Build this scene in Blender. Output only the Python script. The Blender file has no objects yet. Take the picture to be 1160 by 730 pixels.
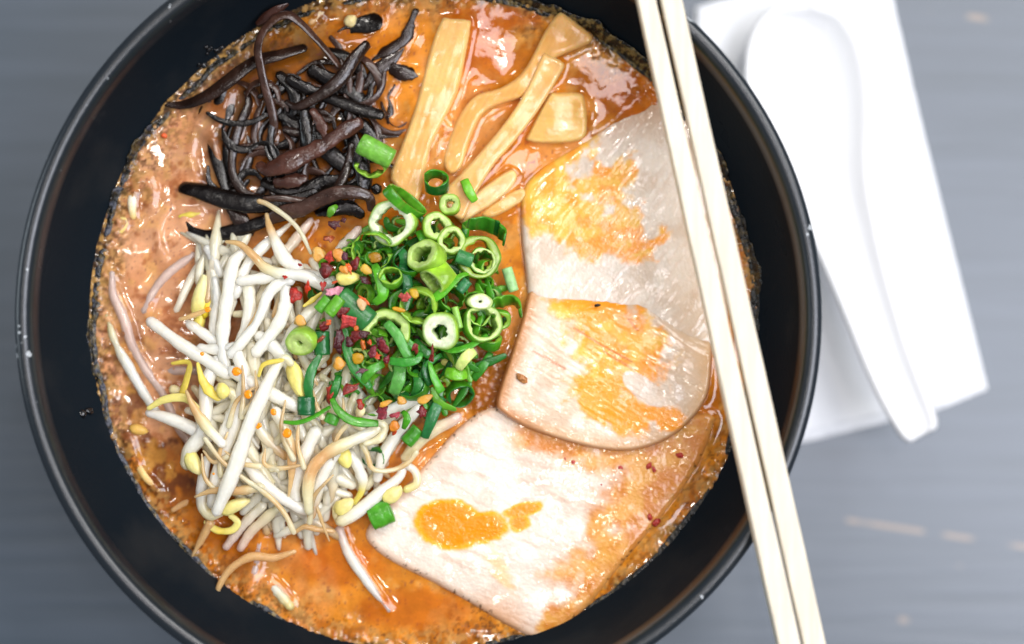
import bpy, math, random
import numpy as np
from mathutils import Vector

random.seed(7)
rng = np.random.RandomState(7)
SC = bpy.context.scene
COL = SC.collection

# ------------------------------------------------------------------ camera
CAMZ = 0.525                 # metres above the table
RIMZ = 0.075
TZ = -0.022                  # table top (the bowl stands 97 mm tall)
ZB = 0.048                   # broth level
S0 = 0.2665 / 1160           # metres per photo pixel at the rim
cam_d = bpy.data.cameras.new('camera'); cam = bpy.data.objects.new('camera', cam_d); COL.objects.link(cam)
cam.location = (0, 0, CAMZ)
cam_d.sensor_width = 36
cam_d.lens = 36 * (CAMZ - RIMZ) / 0.2665
cam_d.clip_start = 0.02; cam_d.clip_end = 20
cam_d.dof.use_dof = True
cam_d.dof.focus_distance = CAMZ - 0.0600
cam_d.dof.aperture_fstop = 3.1
SC.camera = cam

# ------------------------------------------------------------------ world and lamps (indoors)
w = bpy.data.worlds.new('World'); SC.world = w; w.use_nodes = True
bg = w.node_tree.nodes['Background']
bg.inputs[0].default_value = (0.84, 0.90, 1.0, 1); bg.inputs[1].default_value = 0.27

def lamp(name, loc, target, size, power, color, sy=None):
    l = bpy.data.lights.new(name, 'AREA'); l.energy = power; l.color = color
    l.shape = 'RECTANGLE' if sy else 'DISK'; l.size = size
    if sy: l.size_y = sy
    o = bpy.data.objects.new(name, l); COL.objects.link(o); o.location = loc
    o.rotation_euler = (Vector(target) - Vector(loc)).to_track_quat('-Z', 'Y').to_euler()
    return o
lamp('window_light', (0.62, 0.62, 0.95), (0.0, 0, 0.05), 0.75, 9.5, (1.0, 0.985, 0.97), 0.45)
lamp('side_window_light', (-1.1, 0.15, 0.48), (0, 0, 0.05), 0.5, 3.0, (0.80, 0.92, 1.0), 0.4)
lamp('ceiling_disc', (0.075, 0.27, 1.4), (0.0, 0, 0.05), 0.26, 1.7, (1.0, 0.90, 0.93))
lamp('ceiling_panel', (0.62, -0.12, 1.15), (0.1, 0, 0.0), 0.5, 12, (0.88, 0.90, 1.0), 0.7)
for i, (x, y, z, p) in enumerate([(-0.25, 0.75, 1.3, 2.6), (0.32, 0.85, 1.35, 2.6), (0.55, -0.55, 1.3, 1.4), (-0.36, 0.095, 1.35, 0.9), (0.027, -0.17, 1.35, 0.8), (0.2, 0.27, 1.35, 0.9)]):
    lamp('ceiling_spot', (x, y, z), (0, 0, 0.05), 0.07, p, (1.0, 0.95, 0.88))

SC.view_settings.view_transform = 'Standard'
SC.view_settings.look = 'None'
SC.view_settings.exposure = -0.15
SC.view_settings.gamma = 1.0
SC.view_settings.use_curve_mapping = False

# ------------------------------------------------------------------ helpers
def at(px, py, z):
    k = S0 * (CAMZ - z) / (CAMZ - RIMZ)
    return (px - 580) * k, (365 - py) * k, z

def lin(c):
    c = np.asarray(c, float) / 255.0
    return np.where(c <= 0.04045, c / 12.92, ((c + 0.055) / 1.055) ** 2.4)

def _hash(ix, iy, seed):
    n = (ix.astype(np.int64) * 374761393 + iy.astype(np.int64) * 668265263 + seed * 974711) & 0x7fffffff
    n = ((n ^ (n >> 13)) * 1274126177) & 0x7fffffff
    return ((n ^ (n >> 16)) & 0xffff) / 65535.0

def vnoise(x, y, seed=0):
    x = np.asarray(x, float); y = np.asarray(y, float)
    ix = np.floor(x); iy = np.floor(y); fx = x - ix; fy = y - iy
    fx = fx * fx * (3 - 2 * fx); fy = fy * fy * (3 - 2 * fy)
    a = _hash(ix, iy, seed); b = _hash(ix + 1, iy, seed); c = _hash(ix, iy + 1, seed); d = _hash(ix + 1, iy + 1, seed)
    return (a * (1 - fx) + b * fx) * (1 - fy) + (c * (1 - fx) + d * fx) * fy

def fbm(x, y, scale, octv=4, seed=0):
    s = 0; amp = 1; tot = 0; x = np.asarray(x, float) / scale; y = np.asarray(y, float) / scale
    for o in range(octv):
        s = s + amp * vnoise(x + o * 17.3, y - o * 9.1, seed + o); tot += amp; amp *= 0.5
        x = x * 2.03; y = y * 2.03
    return s / tot

def sstep(a, b, x):
    t = np.clip((np.asarray(x, float) - a) / (b - a), 0, 1)
    return t * t * (3 - 2 * t)

def mixc(a, b, t):
    t = np.asarray(t)[..., None]
    return a * (1 - t) + b * t

def link(name, V, F, mat, cols=None, parent=None, origin=None, smooth=True):
    V = np.asarray(V, float)
    if parent is not None:
        o0 = np.array(parent['_org']) if '_org' in parent else np.array(parent.location)
    elif origin is not None: o0 = np.array(origin)
    else:
        o0 = np.array([V[:, 0].mean(), V[:, 1].mean(), V[:, 2].min()])
    me = bpy.data.meshes.new(name)
    me.from_pydata((V - o0).tolist(), [], F)
    if smooth: me.polygons.foreach_set('use_smooth', [True] * len(me.polygons))
    if cols is not None:
        cols = np.asarray(cols, float)
        if cols.shape[1] == 3: cols = np.hstack([cols, np.ones((len(cols), 1))])
        at_ = me.color_attributes.new('Col', 'FLOAT_COLOR', 'POINT')
        at_.data.foreach_set('color', cols.ravel())
    me.materials.append(mat)
    me.update()
    ob = bpy.data.objects.new(name, me); COL.objects.link(ob)
    if parent is not None: ob.parent = parent
    else: ob.location = o0
    return ob

LABELS = {}
def tag(o, label, cat, group=None, kind=None):
    if label:
        o['label'] = label; LABELS.setdefault(label, []).append(o.name)
    if cat: o['category'] = cat
    if group: o['group'] = group
    if kind: o['kind'] = kind
    return o

def empty(name, px, py, z):
    o = bpy.data.objects.new(name, None); COL.objects.link(o); o.empty_display_size = 0.005
    o.location = at(px, py, z); return o

# ---- materials
def mat(name, col=None, rough=0.4, sss=0.0, sssr=(0.6, 0.3, 0.15), sscale=0.002, vary=None, bump=None, coat=0.0, spec=0.5, rvar=None, stretch=None, rot=0.0, ior=1.45, vcol=None):
    m = bpy.data.materials.new(name); m.use_nodes = True
    nt = m.node_tree; N = nt.nodes; L = nt.links
    b = N['Principled BSDF']
    b.inputs['Roughness'].default_value = rough
    b.inputs['IOR'].default_value = ior
    b.inputs['Specular IOR Level'].default_value = spec
    if sss:
        b.inputs['Subsurface Weight'].default_value = sss
        b.inputs['Subsurface Radius'].default_value = sssr
        b.inputs['Subsurface Scale'].default_value = sscale
    if coat:
        b.inputs['Coat Weight'].default_value = coat; b.inputs['Coat Roughness'].default_value = 0.06
    tc = N.new('ShaderNodeTexCoord'); mp = N.new('ShaderNodeMapping'); L.new(tc.outputs['Object'], mp.inputs[0])
    mp.inputs['Rotation'].default_value = (0, 0, rot)
    if stretch: mp.inputs['Scale'].default_value = stretch
    if col is None:
        a = N.new('ShaderNodeAttribute'); a.attribute_name = 'Col'; src = a.outputs['Color']
    else:
        r = N.new('ShaderNodeRGB'); r.outputs[0].default_value = (*lin(col), 1); src = r.outputs[0]
    if vary:   # list of (scale, detail, lo, hi, from, to)
        for (sc, de, lo, hi, f0, f1) in vary:
            n = N.new('ShaderNodeTexNoise'); n.inputs['Scale'].default_value = sc; n.inputs['Detail'].default_value = de
            L.new(mp.outputs[0], n.inputs['Vector'])
            mr = N.new('ShaderNodeMapRange'); mr.inputs['From Min'].default_value = f0; mr.inputs['From Max'].default_value = f1
            mr.inputs['To Min'].default_value = lo; mr.inputs['To Max'].default_value = hi
            L.new(n.outputs['Fac'], mr.inputs['Value'])
            mx = N.new('ShaderNodeVectorMath'); mx.operation = 'SCALE'
            L.new(src, mx.inputs[0]); L.new(mr.outputs[0], mx.inputs['Scale']); src = mx.outputs[0]
    L.new(src, b.inputs['Base Color'])
    if rvar:
        n = N.new('ShaderNodeTexNoise'); n.inputs['Scale'].default_value = rvar[0]; n.inputs['Detail'].default_value = 3
        L.new(mp.outputs[0], n.inputs['Vector'])
        mr = N.new('ShaderNodeMapRange'); mr.inputs['From Min'].default_value = 0.35; mr.inputs['From Max'].default_value = 0.65
        mr.inputs['To Min'].default_value = rvar[1]; mr.inputs['To Max'].default_value = rvar[2]
        L.new(n.outputs['Fac'], mr.inputs['Value']); L.new(mr.outputs[0], b.inputs['Roughness'])
    if bump:   # list of (scale, detail, distance)
        prev = None
        for (sc, de, dist) in bump:
            n = N.new('ShaderNodeTexNoise'); n.inputs['Scale'].default_value = sc; n.inputs['Detail'].default_value = de
            L.new(mp.outputs[0], n.inputs['Vector'])
            bp = N.new('ShaderNodeBump'); bp.inputs['Strength'].default_value = 1.0; bp.inputs['Distance'].default_value = dist
            L.new(n.outputs['Fac'], bp.inputs['Height'])
            if prev: L.new(prev.outputs[0], bp.inputs['Normal'])
            prev = bp
        L.new(prev.outputs[0], b.inputs['Normal'])
    return m

M = {}
M['sprout'] = mat('sprout_flesh', rough=0.3, sss=0.8, sssr=(1, .92, .78), sscale=0.006, vary=[(300, 3, .88, 1.05, .3, .7)], bump=[(300, 3, .00025)], rvar=(300, .14, .32), coat=.45)
M['bean'] = mat('bean_head_flesh', rough=0.3, sss=0.3, sssr=(1, .8, .3), sscale=0.0015, vary=[(400, 3, .82, 1.08, .3, .7)], bump=[(400, 3, .0003)])
M['mush'] = mat('wood_ear_flesh', rough=0.25, vary=[(250, 4, .55, 1.6, .3, .7)], bump=[(300, 2, .0004), (2000, 2, .0001)], rvar=(250, .1, .3), coat=.3)
M['menma'] = mat('bamboo_shoot_flesh', rough=0.3, sss=0.5, sssr=(1, .5, .2), sscale=0.0025, vary=[(160, 4, .86, 1.06, .3, .7)], bump=[(200, 3, .0003)], rvar=(200, .1, .3), coat=.4)
M['porkA'] = mat('pork_meat', rough=0.3, sss=0.4, sssr=(1, .8, .6), sscale=0.002, vary=[(420, 3, .96, 1.03, .3, .7)], bump=[(200, 3, .00022), (1100, 1, .00016)], rvar=(300, .1, .28), coat=.5, stretch=(1, .8, 1), rot=math.radians(-35))
M['porkB'] = mat('pork_meat_lower', rough=0.3, sss=0.4, sssr=(1, .8, .6), sscale=0.002, vary=[(420, 3, .96, 1.03, .3, .7)], bump=[(200, 3, .00022), (1100, 1, .00016)], rvar=(300, .1, .28), coat=.5, stretch=(.8, 1, 1), rot=math.radians(35))
M['scal'] = mat('scallion_flesh', rough=0.28, sss=0.2, sssr=(.5, 1, .2), sscale=0.0012, vary=[(500, 3, .75, 1.2, .3, .7)], bump=[(900, 2, .00015)], coat=.15)
M['chili'] = mat('dried_chili', rough=0.35, vary=[(900, 3, .6, 1.35, .3, .7)], bump=[(900, 3, .0006)], coat=.1)
M['broth'] = mat('broth_liquid', rough=0.06, sss=0.2, sssr=(1, .6, .3), sscale=0.002, vary=[(1300, 3, .94, 1.05, .3, .7), (160, 4, .86, 1.12, .35, .65)], bump=[(230, 2, .00012)], spec=.6)
M['scum'] = mat('foam_residue', rough=0.2, vary=[(900, 3, .6, 1.3, .3, .7)], bump=[(700, 3, .0006)], rvar=(500, .15, .4))
M['stick'] = mat('bare_wood', rough=0.5, sss=.1, sssr=(1, .7, .4), sscale=.001, vary=[(60, 5, .84, 1.06, .3, .7), (420, 3, .9, 1.04, .3, .7)], bump=[(500, 3, .00008)], stretch=(10, .35, 10), rot=math.radians(-12))
M['oil'] = mat('chili_oil', rough=0.05, sss=.4, sssr=(1, .4, .05), sscale=.002, coat=.3)

# bowl: black lacquer with scuffs at the lip and faint dried smears on the wall
def bowl_mat():
    m = bpy.data.materials.new('black_glazed_bowl'); m.use_nodes = True
    nt = m.node_tree; N = nt.nodes; L = nt.links; b = N['Principled BSDF']
    tc = N.new('ShaderNodeTexCoord')
    n1 = N.new('ShaderNodeTexNoise'); n1.inputs['Scale'].default_value = 28; n1.inputs['Detail'].default_value = 4; L.new(tc.outputs['Object'], n1.inputs['Vector'])
    r1 = N.new('ShaderNodeMapRange'); r1.inputs['From Min'].default_value = .5; r1.inputs['From Max'].default_value = .75; L.new(n1.outputs['Fac'], r1.inputs['Value'])
    mx = N.new('ShaderNodeMix'); mx.data_type = 'RGBA'
    L.new(r1.outputs[0], mx.inputs['Factor']); mx.inputs['A'].default_value = (.0085, .0130, .0180, 1); mx.inputs['B'].default_value = (.022, .024, .026, 1)
    # worn white chips along the lip: high spots of a fine noise, only near the lip height
    n2 = N.new('ShaderNodeTexNoise'); n2.inputs['Scale'].default_value = 330; n2.inputs['Detail'].default_value = 2; L.new(tc.outputs['Object'], n2.inputs['Vector'])
    sp = N.new('ShaderNodeSeparateXYZ'); L.new(tc.outputs['Object'], sp.inputs[0])
    n3 = N.new('ShaderNodeTexNoise'); n3.inputs['Scale'].default_value = 30; L.new(tc.outputs['Object'], n3.inputs['Vector'])
    r3 = N.new('ShaderNodeMapRange'); r3.inputs['From Min'].default_value = .46; r3.inputs['From Max'].default_value = .6; r3.inputs['To Min'].default_value = -.2; L.new(n3.outputs['Fac'], r3.inputs['Value'])
    rz = N.new('ShaderNodeMapRange'); rz.inputs['From Min'].default_value = .0735; rz.inputs['From Max'].default_value = .075; rz.inputs['To Min'].default_value = -1; rz.inputs['To Max'].default_value = 0; L.new(sp.outputs['Z'], rz.inputs['Value'])
    a1 = N.new('ShaderNodeMath'); a1.operation = 'ADD'; L.new(n2.outputs['Fac'], a1.inputs[0]); L.new(rz.outputs[0], a1.inputs[1])
    a1b = N.new('ShaderNodeMath'); a1b.operation = 'MULTIPLY_ADD'; L.new(r3.outputs[0], a1b.inputs[0]); a1b.inputs[1].default_value = .07; L.new(a1.outputs[0], a1b.inputs[2])
    r2 = N.new('ShaderNodeMapRange'); r2.inputs['From Min'].default_value = .715; r2.inputs['From Max'].default_value = .74; L.new(a1b.outputs[0], r2.inputs['Value'])
    m2 = N.new('ShaderNodeMix'); m2.data_type = 'RGBA'; L.new(r2.outputs[0], m2.inputs['Factor']); L.new(mx.outputs['Result'], m2.inputs['A']); m2.inputs['B'].default_value = (.45, .48, .5, 1)
    L.new(m2.outputs['Result'], b.inputs['Base Color'])
    rr = N.new('ShaderNodeMapRange'); rr.inputs['To Min'].default_value = .24; rr.inputs['To Max'].default_value = .34; sm = N.new('ShaderNodeMapRange'); sm.inputs['From Min'].default_value = .0715; sm.inputs['From Max'].default_value = .0755; sm.inputs['To Min'].default_value = 1.05; sm.inputs['To Max'].default_value = 1.6; L.new(sp.outputs['Z'], sm.inputs['Value']); L.new(sm.outputs[0], b.inputs['IOR']); L.new(n1.outputs['Fac'], rr.inputs['Value'])
    L.new(rr.outputs[0], b.inputs['Roughness'])
    nb = N.new('ShaderNodeTexNoise'); nb.inputs['Scale'].default_value = 900; L.new(tc.outputs['Object'], nb.inputs['Vector'])
    bp = N.new('ShaderNodeBump'); bp.inputs['Distance'].default_value = .00004; L.new(nb.outputs['Fac'], bp.inputs['Height']); L.new(bp.outputs[0], b.inputs['Normal'])
    return m

# table top: dark blue-grey laminate with fine horizontal grain and a few worn tan dashes
def table_mat():
    m = bpy.data.materials.new('grey_grained_table'); m.use_nodes = True
    nt = m.node_tree; N = nt.nodes; L = nt.links; b = N['Principled BSDF']
    tc = N.new('ShaderNodeTexCoord'); mp = N.new('ShaderNodeMapping'); L.new(tc.outputs['Object'], mp.inputs[0])
    mp.inputs['Rotation'].default_value = (0, 0, math.radians(5)); mp.inputs['Scale'].default_value = (1, 14, 1)
    n1 = N.new('ShaderNodeTexNoise'); n1.inputs['Scale'].default_value = 16; n1.inputs['Detail'].default_value = 6; L.new(mp.outputs[0], n1.inputs['Vector'])
    n2 = N.new('ShaderNodeTexNoise'); n2.inputs['Scale'].default_value = 5; n2.inputs['Detail'].default_value = 3; L.new(tc.outputs['Object'], n2.inputs['Vector'])
    cr = N.new('ShaderNodeValToRGB'); cr.color_ramp.elements[0].position = .3; cr.color_ramp.elements[1].position = .7
    cr.color_ramp.elements[0].color = (.044, .066, .090, 1); cr.color_ramp.elements[1].color = (.064, .088, .120, 1)
    L.new(n1.outputs['Fac'], cr.inputs[0])
    # worn dashes: thin lines in the grain direction, broken up by noise
    sp = N.new('ShaderNodeSeparateXYZ'); mr = N.new('ShaderNodeMapping'); L.new(tc.outputs['Object'], mr.inputs[0]); mr.inputs['Rotation'].default_value = (0, 0, math.radians(8.5)); L.new(mr.outputs[0], sp.inputs[0])
    ca, sa = math.cos(math.radians(8.5)), math.sin(math.radians(8.5))
    total = None
    nn = N.new('ShaderNodeTexNoise'); nn.inputs['Scale'].default_value = 75; nn.inputs['Detail'].default_value = 1
    mq = N.new('ShaderNodeMapping'); mq.inputs['Scale'].default_value = (1, .35, 1); L.new(mr.outputs[0], mq.inputs[0]); L.new(mq.outputs[0], nn.inputs['Vector'])
    for (px, py, half, th) in [(1070, 606, .034, .0005), (1120, 22, .034, .0006), (1040, 705, .006, .0006), (1085, 642, .006, .0005)]:
        x, y, _ = at(px, py, TZ); u = ca * x - sa * y; v = sa * x + ca * y
        d1 = N.new('ShaderNodeMath'); d1.operation = 'SUBTRACT'; L.new(sp.outputs['Y'], d1.inputs[0]); d1.inputs[1].default_value = v
        d2 = N.new('ShaderNodeMath'); d2.operation = 'ABSOLUTE'; L.new(d1.outputs[0], d2.inputs[0])
        k = N.new('ShaderNodeMapRange'); k.inputs['From Min'].default_value = th * 2.2; k.inputs['From Max'].default_value = th * .8; L.new(d2.outputs[0], k.inputs['Value'])
        e1 = N.new('ShaderNodeMath'); e1.operation = 'SUBTRACT'; L.new(sp.outputs['X'], e1.inputs[0]); e1.inputs[1].default_value = u
        e2 = N.new('ShaderNodeMath'); e2.operation = 'ABSOLUTE'; L.new(e1.outputs[0], e2.inputs[0])
        k2 = N.new('ShaderNodeMapRange'); k2.inputs['From Min'].default_value = half * 1.1; k2.inputs['From Max'].default_value = half * .9; L.new(e2.outputs[0], k2.inputs['Value'])
        mu = N.new('ShaderNodeMath'); mu.operation = 'MULTIPLY'; L.new(k.outputs[0], mu.inputs[0]); L.new(k2.outputs[0], mu.inputs[1])
        if total is None: total = mu
        else:
            ad = N.new('ShaderNodeMath'); ad.operation = 'MAXIMUM'; L.new(total.outputs[0], ad.inputs[0]); L.new(mu.outputs[0], ad.inputs[1]); total = ad
    rn = N.new('ShaderNodeMapRange'); rn.inputs['From Min'].default_value = .47; rn.inputs['From Max'].default_value = .56; L.new(nn.outputs['Fac'], rn.inputs['Value'])
    mm = N.new('ShaderNodeMath'); mm.operation = 'MULTIPLY'; L.new(total.outputs[0], mm.inputs[0]); L.new(rn.outputs[0], mm.inputs[1])
    mx = N.new('ShaderNodeMix'); mx.data_type = 'RGBA'; L.new(mm.outputs[0], mx.inputs['Factor']); L.new(cr.outputs[0], mx.inputs['A']); mx.inputs['B'].default_value = (.25, .19, .145, 1)
    L.new(mx.outputs['Result'], b.inputs['Base Color'])
    r = N.new('ShaderNodeMapRange'); r.inputs['To Min'].default_value = .36; r.inputs['To Max'].default_value = .44; L.new(n2.outputs['Fac'], r.inputs['Value']); L.new(r.outputs[0], b.inputs['Roughness'])
    bp = N.new('ShaderNodeBump'); bp.inputs['Distance'].default_value = .0002; L.new(n1.outputs['Fac'], bp.inputs['Height']); L.new(bp.outputs[0], b.inputs['Normal'])
    b.inputs['Specular IOR Level'].default_value = 1.0
    return m

# ---- geometry builders
def catmull(P, n=6):
    P = np.asarray(P, float)
    if len(P) == 2:
        t = np.linspace(0, 1, n * 2 + 1)[:, None]; return P[0] * (1 - t) + P[1] * t
    Q = np.vstack([2 * P[0] - P[1], P, 2 * P[-1] - P[-2]]); out = []
    for i in range(len(P) - 1):
        p0, p1, p2, p3 = Q[i:i + 4]
        for k in range(n):
            t = k / n
            out.append(.5 * ((2 * p1) + (-p0 + p2) * t + (2 * p0 - 5 * p1 + 4 * p2 - p3) * t * t + (-p0 + 3 * p1 - 3 * p2 + p3) * t ** 3))
    out.append(P[-1]); return np.array(out)

def closed_curve(P, n=5):
    P = np.asarray(P, float); m = len(P); out = []
    for i in range(m):
        p0, p1, p2, p3 = P[(i - 1) % m], P[i], P[(i + 1) % m], P[(i + 2) % m]
        for k in range(n):
            t = k / n
            out.append(.5 * ((2 * p1) + (-p0 + p2) * t + (2 * p0 - 5 * p1 + 4 * p2 - p3) * t * t + (-p0 + 3 * p1 - 3 * p2 + p3) * t ** 3))
    return np.array(out)

def tube_geo(P, widths, flat, stops, sides=10, twist=(0, 0), inner=None, lump=0.0, seed=0, capk=.45):
    """P: world points sampled; widths: list over length (metres); flat: thickness/width."""
    n = len(P); T = np.gradient(P, axis=0); T /= np.linalg.norm(T, axis=1)[:, None] + 1e-12
    s = np.r_[0, np.cumsum(np.linalg.norm(np.diff(P, axis=0), axis=1))]; s /= s[-1]
    W = np.interp(s, np.linspace(0, 1, len(widths)), widths)
    stops = [np.asarray(c, float) for c in stops]
    C = np.array([[np.interp(t, np.linspace(0, 1, len(stops)), [c[k] for c in stops]) for k in range(3)] for t in s]) if len(stops) > 1 else np.tile(stops[0], (n, 1))
    up = np.array([0, 0, 1.0]); V = []; K = []
    rr = np.random.RandomState(seed + 11)
    lumps = 1 + lump * (fbm(s * 9 + seed * 3.7, s * 0 + seed, 1, 3, seed) - .5) * 2
    ang = np.linspace(0, 2 * math.pi, sides, endpoint=False)
    def ring(p, t, wd, tw, c, k):
        sd = np.cross(t, up); nn = np.linalg.norm(sd)
        sd = sd / nn if nn > 1e-4 else np.array([1.0, 0, 0])
        nm = np.cross(sd, t)
        a, b = math.cos(tw), math.sin(tw); sd, nm = sd * a + nm * b, nm * a - sd * b
        for q in ang:
            jit = 1 + lump * .5 * (vnoise(np.array(k * .7 + seed), np.array(q * 2.1), seed) - .5)
            V.append(p + sd * math.cos(q) * wd * .5 * jit + nm * math.sin(q) * wd * .5 * flat * jit)
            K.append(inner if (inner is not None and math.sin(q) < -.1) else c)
    rings = []
    tws = np.linspace(twist[0], twist[1], n)
    rings.append((P[0] - T[0] * W[0] * capk * .6, T[0], W[0] * .62 * lumps[0], tws[0], C[0]))
    for i in range(n): rings.append((P[i], T[i], W[i] * lumps[i], tws[i], C[i]))
    rings.append((P[-1] + T[-1] * W[-1] * capk * .6, T[-1], W[-1] * .62 * lumps[-1], tws[-1], C[-1]))
    for k, r in enumerate(rings): ring(*r, k)
    F = []
    m = len(rings)
    for i in range(m - 1):
        for j in range(sides):
            a = i * sides + j; b = i * sides + (j + 1) % sides
            F.append((a, b, b + sides, a + sides))
    V.append(P[0] - T[0] * W[0] * capk); K.append(C[0]); c0 = len(V) - 1
    V.append(P[-1] + T[-1] * W[-1] * capk); K.append(C[-1]); c1 = len(V) - 1
    for j in range(sides):
        F.append((c0, (j + 1) % sides, j)); F.append((c1, (m - 1) * sides + j, (m - 1) * sides + (j + 1) % sides))
    return np.array(V), F, np.array(K)

def px2w(pts, zfun):
    """2-D px path -> sampled world points; zfun(px,py,i/n) gives height above broth in mm"""
    c = catmull(pts); out = []
    n = len(c)
    for i, (x, y) in enumerate(c):
        out.append(at(x, y, ZB + zfun(x, y, i / (n - 1)) * .001))
    return np.array(out)
K0 = S0 * (CAMZ - ZB - .006) / (CAMZ - RIMZ)       # metres per px near the food

def smooth_path(P, it=3):
    for _ in range(it):
        P[1:-1, 2] = P[1:-1, 2] * .5 + (P[:-2, 2] + P[2:, 2]) * .25
    return P

def poly_field(poly, res):
    poly = np.asarray(poly, float)
    x0, y0 = poly.min(0) - 2 * res; x1, y1 = poly.max(0) + 2 * res
    gx = np.arange(x0, x1 + res, res); gy = np.arange(y0, y1 + res, res)
    X, Y = np.meshgrid(gx, gy); P = np.stack([X.ravel(), Y.ravel()], 1)
    A = poly; B = np.roll(poly, -1, 0)
    best = np.full(len(P), 1e9); near = np.zeros_like(P); inside = np.zeros(len(P), bool)
    for a, b in zip(A, B):
        d = b - a; L2 = (d * d).sum() + 1e-9
        t = np.clip(((P - a) @ d) / L2, 0, 1); q = a + t[:, None] * d
        dd = ((P - q) ** 2).sum(1); m = dd < best; best[m] = dd[m]; near[m] = q[m]
        cond = ((a[1] > P[:, 1]) != (b[1] > P[:, 1]))
        xi = a[0] + (P[:, 1] - a[1]) / (b[1] - a[1] + 1e-12) * (b[0] - a[0])
        inside ^= cond & (P[:, 0] < xi)
    return X, Y, inside.reshape(X.shape), np.sqrt(best).reshape(X.shape), near.reshape(X.shape + (2,))

def sheet_geo(poly, zbase, thick, rnd, colfun, res=1.5, zadd=None, bottom=None):
    """poly in px; zbase(px,py) mm above broth of the top surface centre; thick mm; rnd px edge rounding."""
    X, Y, ins, D, near = poly_field(poly, res)
    snap = (~ins) & (D < res * 1.05)
    X = np.where(snap, near[..., 0], X); Y = np.where(snap, near[..., 1], Y)
    D = np.where(ins, D, 0)
    use = ins | snap
    H = zbase(X, Y)
    prof = np.sqrt(np.clip(1 - (1 - np.clip(D / rnd, 0, 1)) ** 2, 0, 1))
    top = H - thick * .55 * (1 - prof)
    if zadd is not None: top = top + zadd(X, Y, D) * prof
    bot = H - thick + thick * .0
    idx = -np.ones(X.shape, int); ids = np.argwhere(use); idx[use] = np.arange(len(ids))
    xs, ys = X[use], Y[use]
    zt = ZB + top[use] * .001; zb = ZB + bot[use] * .001
    def W(z):
        k = S0 * (CAMZ - z) / (CAMZ - RIMZ); return np.stack([(xs - 580) * k, (365 - ys) * k, z], 1)
    VT = W(zt)
    VB = VT.copy(); VB[:, 2] = np.minimum(zb, VT[:, 2] - .0003)
    n = len(VT); F = []; edges = {}
    a = idx[:-1, :-1]; b = idx[:-1, 1:]; c = idx[1:, 1:]; d = idx[1:, :-1]
    ok = (a >= 0) & (b >= 0) & (c >= 0) & (d >= 0)
    q = np.stack([d[ok], c[ok], b[ok], a[ok]], 1)
    F = [tuple(r) for r in q.tolist()]
    for f in list(F):
        F.append((f[3] + n, f[2] + n, f[1] + n, f[0] + n))
        for i in range(4):
            e = (f[i], f[(i + 1) % 4])
            if (e[1], e[0]) in edges: del edges[(e[1], e[0])]
            else: edges[e] = 1
    for (u, v) in edges: F.append((v, u, u + n, v + n))
    C = colfun(xs, ys, D[use], prof[use])
    return np.vstack([VT, VB]), F, np.vstack([C, C])

def ball_geo(px, py, zmm, rx, ry, rz, rot=0.0, col=(255, 255, 255), lump=.1, seed=0, tip=0.0, col2=None):
    """ellipsoid, radii in px"""
    c = np.array(at(px, py, ZB + zmm * .001)); V = []; K = []; F = []; nu, nv = 14, 9
    cr, sr = math.cos(rot), math.sin(rot)
    for j in range(nv + 1):
        ph = math.pi * j / nv
        for i in range(nu):
            th = 2 * math.pi * i / nu
            x = math.cos(th) * math.sin(ph); y = math.sin(th) * math.sin(ph); z = math.cos(ph)
            k = 1 + lump * (float(vnoise(np.array(x * 2 + seed), np.array(y * 2 + z * 2), seed)) - .5) * 2
            x *= k; y *= k * (1 - tip * x); z *= k
            X, Y, Z = x * rx * K0, y * ry * K0, z * rz * K0
            V.append(c + np.array([X * cr - Y * sr, X * sr + Y * cr, Z]))
            K.append(lin(col) if col2 is None else mixc(lin(col), lin(col2), np.array(.5 + .5 * x)))
    for j in range(nv):
        for i in range(nu):
            a = j * nu + i; b = j * nu + (i + 1) % nu
            F.append((a, a + nu, b + nu, b))
    return np.array(V), F, np.array(K).reshape(-1, 3)

# ---- landmark-based wording, so that every label points at one thing
MARKS = [('the big pale scallion ring', 445, 252), ('the white-faced scallion ring', 500, 374), ('the double-holed scallion slice', 503, 265),
         ('the lone scallion block on pork', 432, 583), ('the yellow oil pool', 520, 595), ('the square bamboo chunk', 630, 135),
         ('the hooked yellow bean head', 217, 525), ('the cut stem end over open broth', 172, 365), ('the lavender chili flake', 379, 330),
         ('the arched mushroom strip', 310, 30), ('the rumpled brown mushroom', 350, 175), ('the long bamboo slab', 490, 110),
         ('the round orange chili seed', 384, 413), ('the leaning chopsticks', 830, 360), ('the fat yellow bean head', 230, 335), ('the curly tan root', 437, 533),
         ('the root drooping over bowl wall', 250, 665), ('the pale bean head by scallions', 334, 430)]
USED = set()
def where(desc, px, py):
    c = sorted(MARKS, key=lambda m: (m[1] - px) ** 2 + (m[2] - py) ** 2)
    for extra in ('', 'just '):
        for (nm, mx, my) in c[:12]:
            dx, dy = px - mx, py - my; d = math.hypot(dx, dy)
            if d < 9 : continue
            a = math.degrees(math.atan2(-dy, dx)) % 360
            w8 = ['right of', 'above and right of', 'above', 'above and left of', 'left of', 'below and left of', 'below', 'below and right of'][int(((a + 22.5) % 360) // 45)]
            far = 'close ' if d < 32 else ('' if d < 85 else 'well ')
            if len((desc + ' ' + far + w8 + ' ' + nm).split()) > 16: continue
            lab = desc + ' ' + far + w8 + ' ' + nm
            if lab not in USED:
                USED.add(lab); return lab
    USED.add(desc); return desc

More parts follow.
